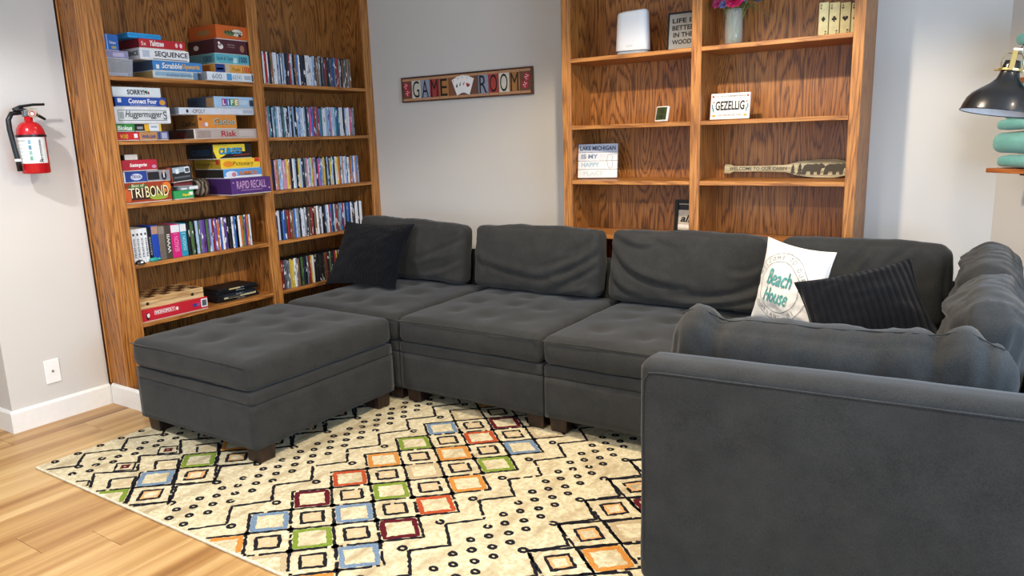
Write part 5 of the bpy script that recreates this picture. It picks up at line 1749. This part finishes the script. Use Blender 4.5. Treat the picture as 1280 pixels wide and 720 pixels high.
for (hx_, hy_, hz_), colr, rad in heads:
    fl = empty('stem', (0, 0, 0)); bpy.data.objects.remove(fl)
    st = link('stem', tube([(hx_ * .12, hy_ * .1, .02), (hx_ * .3, hy_ * .3, .11), (hx_ * .6, hy_ * .6, .18), (hx_, hy_, hz_ - rad * .4)], .0022, 6), GREEN, va)
    layers = []
    nl = 5 if rad > .03 else 3
    for L in range(nl):
        pr2 = rad * (1 - .17 * L)
        npet = 8 - L
        for q in range(npet):
            an = 2 * math.pi * q / npet + L * .5
            cosA, sinA = math.cos(an), math.sin(an)
            V, Fc = [], []
            for i in range(4):
                for j in range(4):
                    s_, t_ = i / 3, (j / 3 - .5) * 2
                    rr_ = pr2 * (.15 + .85 * s_)
                    wdt = pr2 * .5 * math.sin(math.pi * (.15 + .8 * s_))
                    zz = rad * (.1 * L + .55 * s_ ** 2 * (.4 + .25 * L)) - .18 * rad * t_ * t_
                    x_, y_ = rr_ * (1 - .22 * L * s_ * .5), t_ * wdt
                    V.append((x_ * cosA - y_ * sinA, x_ * sinA + y_ * cosA, zz))
            for i in range(3):
                for j in range(3): Fc.append((i * 4 + j, i * 4 + j + 1, i * 4 + j + 5, i * 4 + j + 4))
            layers.append((V, Fc))
    bl = link('blossom', pyd(*merge_data(layers)), paint(colr, .6, var=.25), st, (hx_, hy_, hz_ - rad * .3), smooth=True)
    bl.rotation_euler = (math.radians(58) * (1 if hy_ < .015 else .2), hx_ * 5, 0)
# leaves and dried grasses
for i in range(16):
    an = RF.uniform(0, 2 * math.pi)
    l = RF.uniform(.05, .09)
    bx, by, bz = RF.uniform(-.05, .06), RF.uniform(-.03, .03), RF.uniform(.17, .25)
    V = []
    for k in range(6):
        s_ = k / 5
        wd = .013 * math.sin(math.pi * (s_ * .9 + .06))
        px_, py_, pz_ = bx + math.cos(an) * l * s_, by + math.sin(an) * l * s_ * .7, bz + .03 * s_ - .04 * s_ * s_
        V += [(px_ - math.sin(an) * wd, py_ + math.cos(an) * wd, pz_), (px_ + math.sin(an) * wd, py_ - math.cos(an) * wd, pz_)]
    link('leaf', pyd(V, [(2 * k, 2 * k + 1, 2 * k + 3, 2 * k + 2) for k in range(5)]), paint('#4e6a3c', .6, var=.2), va, smooth=True)
for i in range(26):
    ex, ez = RF.uniform(.06, .21), RF.uniform(.10, .30)
    ey = RF.uniform(-.05, .06)
    link('dried_grass', tube([(.01, 0, .06), (.025, ey * .2, .17), (ex * .55, ey * .6, .12 + ez * .55), (ex, ey, ez)], [.0020, .0018, .0016, .0009], 4), paint('#6d6338', .8, var=.2), va)

# ------------------------------------------------------------------ GAME ROOM sign
sx0, sx1 = .445, 1.505
sz0, sz1 = 1.604, 1.770
gr = empty('wall_sign', ((sx0 + sx1) / 2, YB - .001, (sz0 + sz1) / 2))
tag(gr, 'wooden wall sign of painted letter tiles with a fan of cards', 'sign')
W, H = sx1 - sx0, sz1 - sz0
FRW = wood('sign_frame_wood', 0, lin('#3f2618'), lin('#5a3826'), lin('#694530'), rings=3)
link('backboard', bm_mesh(box_bm(-W / 2 + .004, W / 2 - .004, -.008, -.0005, -H / 2 + .004, H / 2 - .004)), FRW, gr)
for (x0, x1, z0, z1) in ((-W / 2, W / 2, H / 2 - .007, H / 2), (-W / 2, W / 2, -H / 2, -H / 2 + .007), (-W / 2, -W / 2 + .007, -H / 2 + .0071, H / 2 - .0071), (W / 2 - .014, W / 2, -H / 2 + .0071, H / 2 - .0071)):
    link('frame_rail', bm_mesh(box_bm(x0, x1, -.020, -.0005, z0, z1, .0015)), FRW, gr)
tiles = [('', '#6b4634'), ('G', '#c9c4b4'), ('A', '#8c94a8'), ('M', '#9c3430'), ('E', '#a9743c'), ('', '#7a4c34'), ('', '#6b4634'), ('', '#6b4634'), ('R', '#8c94a8'), ('O', '#a83a30'), ('O', '#d9d2c0'), ('M', '#a9743c'), ('', '#6b4634')]
ntl = len(tiles)
iw = (W - .014 - .007) / ntl
for i, (ch, colr) in enumerate(tiles):
    cx = -W / 2 + .007 + iw * (i + .5)
    tl = link('letter_tile', bm_mesh(box_bm(-iw / 2 + .0012, iw / 2 - .0012, -.004, 0, -H / 2 + .009, H / 2 - .009, .001)), paint(colr, .6, var=.12), gr, (cx, -.0085, 0))
    for sgn in (-1, 1):
        link('edge_strip', bm_mesh(box_bm(-iw / 2 + .0014, iw / 2 - .0014, -.0014, 0, -.0075, .0075)), paint('#b98a62', .6, var=.15), tl, (0, -.0043, sgn * (H / 2 - .0175)))
    if ch:
        text_on('letter', ch, (0, -.004, 0), BR, BU, iw * .72, H * .66, INK, tl)
        sf = []
        lw, lh = iw * .72 / 2, H * .66 / 2
        if ch in 'AM':
            sf = [rect(-lw + .004, -lh + .002, .02, .004), rect(lw - .004, -lh + .002, .02, .004)]
        if ch == 'M': sf += [rect(-lw + .002, lh - .002, .016, .004), rect(lw - .002, lh - .002, .016, .004)]
        if ch in 'ER': sf = [rect(-lw + .004, -lh + .002, .018, .004), rect(-lw + .002, lh - .002, .014, .004)]
        if ch == 'R': sf.append(rect(lw - .004, -lh + .002, .018, .004))
        for q in sf: poly_on('serif', [q], (0, -.004, 0), BR, BU, INK, tl, off=.0014)
for sgn in (-1, 1):
    cx = sgn * (W / 2 - iw / 2 - .008)
    for (ox, oz) in ((.006 * sgn, .024), (-.006 * sgn, -.022)):
        d_ = poly_on('red_die', [disc(cx + ox, oz, .025, 8)], (0, -.0125, 0), BR, BU, paint('#b02c3e', .4), gr, thick=.003)
        poly_on('die_spots', [disc(cx + ox + .011 * math.cos(t), oz + .013 * math.sin(t), .0035, 8) for t in (.5, 1.8, 3.3, 4.6)] + [disc(cx + ox, oz, .0035, 8)], (0, -.0165, 0), BR, BU, WHITEP, gr)
ccx = -W / 2 + .007 + iw * 6.5
for i, (sname, an) in enumerate((('spade', .38), ('club', .12), ('diamond', -.12), ('heart', -.38))):
    cw, chh = .062, .108
    rx, rz = ccx - math.sin(an) * .115, math.cos(an) * .115 - .105
    lp = rect(rx, rz, cw, chh, an)
    cdk = poly_on('card', [lp], (0, -.0125 - .0012 * i, 0), BR, BU, WHITEP, gr, thick=.001)
    sc = paint('#1a1a1a') if sname in ('spade', 'club') else paint('#a92a30')
    sp2 = [[(rx + a * math.cos(an) - b_ * math.sin(an), rz + a * math.sin(an) + b_ * math.cos(an)) for a, b_ in lp2] for lp2 in suit(sname, 0, 0, .016)]
    poly_on('suit_mark', sp2, (0, -.0145 - .0012 * i, 0), BR, BU, sc, cdk, off=.0008)
    a_ = (-.02, .042)
    text_on('ace_letter', 'A', (rx + a_[0] * math.cos(an) - a_[1] * math.sin(an), -.0145 - .0012 * i, rz + a_[0] * math.sin(an) + a_[1] * math.cos(an)), (math.cos(an), 0, math.sin(an)), (-math.sin(an), 0, math.cos(an)), .009, .012, sc, cdk, off=.0008)

# ------------------------------------------------------------------ fire extinguisher on the left wall
xe = .085
ft, fb = at(40, 150, 0, xe), at(42, 217, 0, xe)
ex = empty('fire_extinguisher', (xe, (ft[1] + fb[1]) / 2, fb[2]))
tag(ex, 'red fire extinguisher with black hose hanging on the white wall', 'fire extinguisher')
RED = paint('#c01a22', .22, var=.03)
er_ = .060
EH = ft[2] - fb[2]
hb_ = EH * .72
prof = [(.0001, 0), (er_ * .9, 0), (er_, .006), (er_, hb_)] + [(er_ * (.30 + .70 * math.cos(a)), hb_ + .062 * math.sin(a)) for a in np.linspace(.15, math.pi / 2, 9)] + [(er_ * .3, hb_ + .085), (.0001, hb_ + .085)]
link('cylinder', lathe(prof, 36, False, False), RED, ex, smooth=True)
pa = []
V, Fc = [], []
a0, a1 = math.radians(-115), math.radians(35)
nn = 24
for k in range(nn + 1):
    a = a0 + (a1 - a0) * k / nn
    V += [((er_ + .0008) * math.cos(a), (er_ + .0008) * math.sin(a), hb_ * .27), ((er_ + .0008) * math.cos(a), (er_ + .0008) * math.sin(a), hb_ * .94)]
Fc = [(2 * k, 2 * k + 2, 2 * k + 3, 2 * k + 1) for k in range(nn)]
lab = link('paper_label', pyd(V, Fc), paint('#e9e9e4', .4), ex, smooth=True)


def on_cyl(ac, zc_):
    def f(x_, y_):
        a = ac + x_ / er_
        return Vector(((er_ + .0016) * math.cos(a), (er_ + .0016) * math.sin(a), zc_ + y_))
    return f


text_on('lettering', 'FIRE EXTINGUISHER', (0, 0, 0), BR, BU, .10, .009, INK, lab, func=lambda x_, y_: on_cyl(math.radians(5), hb_ * .6)(-y_, x_), bold=.02)
text_on('lettering', 'PULL PIN  AIM  SQUEEZE', (0, 0, 0), BR, BU, .05, .006, INK, lab, func=on_cyl(math.radians(-75), hb_ * .85))
for i in range(5):
    text_on('fine_print', 'inspect monthly recharge', (0, 0, 0), BR, BU, .045, .0045, paint('#8a8c8c'), lab, func=on_cyl(math.radians(-78), hb_ * (.75 - .09 * i)))
for i in range(4):
    V = []
    f_ = on_cyl(math.radians(-35), hb_ * (.82 - .14 * i))
    poly_on('pictogram', [rect(0, 0, .012, .02)], (0, 0, 0), BR, BU, paint(['#7fa8b8', '#5f8c9c', '#8fb4a8', '#6fa088'][i]), lab, func=f_)
text_on('lettering', 'ABC', (0, 0, 0), BR, BU, .03, .012, INK, lab, func=lambda x_, y_: on_cyl(math.radians(2), hb_ * .33)(x_ * .7, y_ * 1.2), bold=.02)
st = link('strap', lathe([(er_ + .001, 0), (er_ + .0035, 0), (er_ + .0035, .010), (er_ + .001, .010), (er_ + .001, 0)], 36, False, False), BLACKP, ex, (0, 0, hb_ * .95))
link('wall_bracket', bm_mesh(box_bm(-xe + .001, -er_ - .002, -.02, .02, hb_ * .5, hb_ * 1.0, .002)), BLACKP, ex)
zt_ = hb_ + .085
link('valve', bm_mesh(box_bm(-.016, .016, -.022, .022, zt_, zt_ + .032, .004, 2)), paint('#8f9296', .3, .8), ex)
gg = link('gauge', lathe([(.0001, 0), (.017, 0), (.018, .004), (.017, .010), (.0001, .010)], 22, False, False), paint('#b08f50', .3, .8), ex, (.017, .012, zt_ + .013))
gg.rotation_euler = (0, math.pi / 2, math.radians(-25))
link('gauge_face', lathe([(.0001, .0105), (.0145, .0105)], 20, False, False), paint('#d8dcd2', .3), gg)
link('gauge_band', lathe([(.008, .011), (.013, .011)], 20, False, False), paint('#b5302c', .3), gg)
link('carry_handle', tube([(0, -.055, zt_ + .03), (0, -.02, zt_ + .034), (0, .02, zt_ + .02), (0, .06, zt_ - .002), (0, .075, zt_ - .012)], [.009, .008, .008, .007, .006], 8), BLACKP, ex, smooth=True)
link('squeeze_lever', tube([(0, -.06, zt_ + .03), (0, -.03, zt_ + .046), (0, .03, zt_ + .056), (0, .08, zt_ + .058)], [.008, .007, .006, .006], 8), BLACKP, ex, smooth=True)
link('pin', tube([(.012, -.01, zt_ + .04), (.02, .03, zt_ + .036), (.025, .035, zt_ + .01), (.022, .03, zt_ - .005)], .0015, 6), BRASS, ex)
hp = [(0, -.03, zt_ + .018), (.0, -.07, zt_ + .014), (.002, -.088, zt_ - .015), (.004, -.09, zt_ - .06), (.006, -.083, hb_ * .7), (.008, -.077, hb_ * .35), (.008, -.075, hb_ * .08)]
link('hose', tube(hp, [.010, .011, .0115, .0115, .0115, .0115, .012], 10), BLACKP, ex, smooth=True)
link('hose_clip', lathe([(.0125, 0), (.0135, 0), (.0135, .012), (.0125, .012)], 14, False, False), WHITEP, ex, (.008, -.0765, hb_ * .33))

# wall plate
pa_, pb_ = at(54, 463, 0, 0), at(76, 463, 0, 0)
wp = empty('wall_plate', (0.0005, (pa_[1] + pb_[1]) / 2, .197))
tag(wp, 'white wall plate with a single socket above the skirting', 'wall plate')
link('plate', bm_mesh(box_bm(0, .006, -.036, .036, 0, .122, .003, 2)), WHITEP, wp)
sk_ = link('coax_socket', lathe([(.0001, 0), (.0055, 0), (.0055, .004), (.0035, .006), (.0001, .006)], 14, False, False), paint('#8a7a4a', .3, .8), wp, (.006, 0, .062))
sk_.rotation_euler = (0, math.pi / 2, 0)
link('socket_hole', lathe([(.0001, .0062), (.0033, .0062)], 12, False, False), BLACKP, sk_)

# ------------------------------------------------------------------ floor lamp with a black shade
ZS = 1.352
sp_ = CAM + (CF * F_PX + CR * (1249 - 640) - CU * (141 - 360)).normalized() * 3.15
fl = empty('floor_lamp', (4.40, -.50, 0))
tag(fl, 'black metal reading floor lamp with brass fittings beside the sofa', 'floor lamp')
lo_ = Vector(fl.location)
link('foot', lathe([(.0001, 0), (.13, 0), (.13, .012), (.12, .02), (.03, .028), (.0001, .028)], 36, False, False), BLACKP, fl, smooth=False)
link('pole', tube([(0, 0, .02), (0, 0, 1.42)], .011, 14), BLACKP, fl, smooth=True)
link('pole_joint', lathe([(.0001, 0), (.018, .002), (.02, .02), (.018, .04), (.0001, .042)], 18, False, False), BRASS, fl, (0, 0, 1.40), smooth=True)
shd = empty('shade_pivot', (0, 0, 0)); bpy.data.objects.remove(shd)
R_ = .122
prof = [(R_, 0), (R_ * .97, .016), (R_ * .90, .042), (R_ * .80, .060), (R_ * .62, .078), (R_ * .42, .096), (R_ * .29, .114), (R_ * .24, .135), (R_ * .215, .16), (R_ * .19, .175), (.0001, .177)]
SHB, nt, b = newmat('black_enamel'); b.inputs['Base Color'].default_value = lin('#121316'); b.inputs['Roughness'].default_value = .28; b.inputs['Coat Weight'].default_value = .3
shade = link('shade', lathe(prof, 48, False, False), SHB, fl, sp_ - lo_, smooth=True)
tiltm = Matrix.Rotation(math.radians(10), 3, Vector(CF)).__matmul__(Matrix.Rotation(math.radians(0), 3, 'X'))
shade.rotation_euler = tiltm.to_euler()
inn = [(R_ - .0015, .0005), (R_ * .955, .015), (R_ * .885, .040), (R_ * .785, .058), (R_ * .60, .074), (R_ * .38, .092), (R_ * .24, .108), (.0001, .112)]
link('shade_lining', lathe(inn, 48, False, False), paint('#dfe3ea', .5), shade, smooth=True)
link('rim_bead', tube([(R_ * math.cos(a), R_ * math.sin(a), 0) for a in np.linspace(0, 2 * math.pi, 49)[:-1]], .0022, 6, True), SHB, shade, smooth=True)
link('bulb', lathe([(.0001, .03)] + [(.03 * math.sin(a), .06 - .03 * math.cos(a)) for a in np.linspace(.3, 2.6, 8)] + [(.013, .10), (.013, .13)], 20, False, False), paint('#ece9df', .3), shade, smooth=True)
link('collar_ring', lathe([(R_ * .235, 0), (R_ * .30, 0), (R_ * .30, .007), (R_ * .235, .007)], 28, False, False), BRASS, shade, (0, 0, .140))
link('collar_screw', tube([(-R_ * .26, 0, .1435), (-R_ * .40, 0, .1435)], .004, 8), BRASS, shade)
yk_ = [(-R_ * .26, 0, .145), (-R_ * .27, 0, .18), (-R_ * .16, 0, .2), (R_ * .16, 0, .2), (R_ * .27, 0, .18), (R_ * .26, 0, .145)]
link('wire_yoke', tube(yk_, .0018, 6), paint('#8f8050', .3, .8), shade)
link('brass_strap', bm_mesh(box_bm(-.006, .010, -.034, -.030, .145, .205, .001)), BRASS, shade)
link('strap_hook', bm_mesh(box_bm(-.006, .022, -.034, .02, .205, .213, .002)), paint('#e9e4d4', .4), shade)
ja = Vector((R_ * .52, 0, .135))
jw = tiltm @ ja + (sp_ - lo_)
link('swivel_joint', lathe([(.0001, -.014), (.012, -.010), (.014, 0), (.012, .010), (.0001, .014)], 16, False, False), BLACKP, fl, jw, smooth=True)
link('swivel_pin', tube([tiltm @ Vector((R_ * .29, 0, .1435)) + (sp_ - lo_), jw], .005, 8), paint('#e2dcc6', .35, .4), fl)
link('arm', tube([jw, (jw + Vector((0, 0, 1.42))) / 2 + Vector((0, 0, .02)), Vector((0, 0, 1.421))], .009, 10), BLACKP, fl, smooth=True)
link('cord', tube([tiltm @ Vector((0, 0, .176)) + (sp_ - lo_), tiltm @ Vector((.02, .02, .24)) + (sp_ - lo_), jw + Vector((.06, .02, .05)), jw + Vector((.16, .01, .02))], .003, 6), BLACKP, fl, smooth=True)

# ------------------------------------------------------------------ towel shelves on the angled wall
K = Vector((KX, YB, 0))
ANG = -math.pi / 4
CHERRY = wood('cherry_board', 0, lin('#8f4a20'), lin('#b0622e'), lin('#bd7038'), rings=4)
for i, (zz, s0, nmq) in enumerate(((1.157, .164, 'lower'), (1.517, .168, 'upper'))):
    r = empty('wall_shelf', K + EX * (s0 + .3) + Vector((0, 0, zz - .018)), ANG)
    tag(r, nmq + ' reddish wooden wall shelf stacked with teal towels', 'shelf')
    link('board', bm_mesh(box_bm(-.3, .3, -.22, -.0015, 0, .018, .0015)), CHERRY, r)
    for q in (-.2, .2):
        link('bracket', bm_mesh(box_bm(q - .01, q + .01, -.14, -.0015, -.012, -.0005, .001)), BLACKP, r)


def towel(label, s, out, zz, Wt, Dt, Ht, seed, layers=1):
    r = empty('folded_towel', K + EX * (s + Wt / 2) + NX * out + Vector((0, 0, zz + .0008)), ANG)
    tag(r, label, 'towel', None)
    for q in range(layers):
        hq = Ht / layers
        me = soft_box(Wt - .03 * q, Dt - .01 * q, hq - .001, hq * .40, .010, (.006, .004, .006, .004, 0, .004), nz=.006, nscale=11, seed=seed + q)
        link('towel_fold', me, TOWEL, r, (.015 * q, 0, q * hq + .005), smooth=True)
    return r


z = 1.157
towel('thin teal towel at the bottom of the lower towel stack', .185, .115, z, .42, .17, .046, 1)
towel('thick teal towel in the middle of the lower towel stack', .150, .115, z + .055, .46, .18, .086, 4)
towel('teal towel topping the lower towel stack behind the lamp shade', .172, .115, z + .149, .44, .18, .090, 7, 2)
z = 1.517
towel('teal towel lying lowest on the upper towel shelf', .250, .115, z, .36, .18, .115, 11)
towel('teal towel topping the upper towel stack', .228, .115, z + .126, .38, .18, .085, 15, 2)
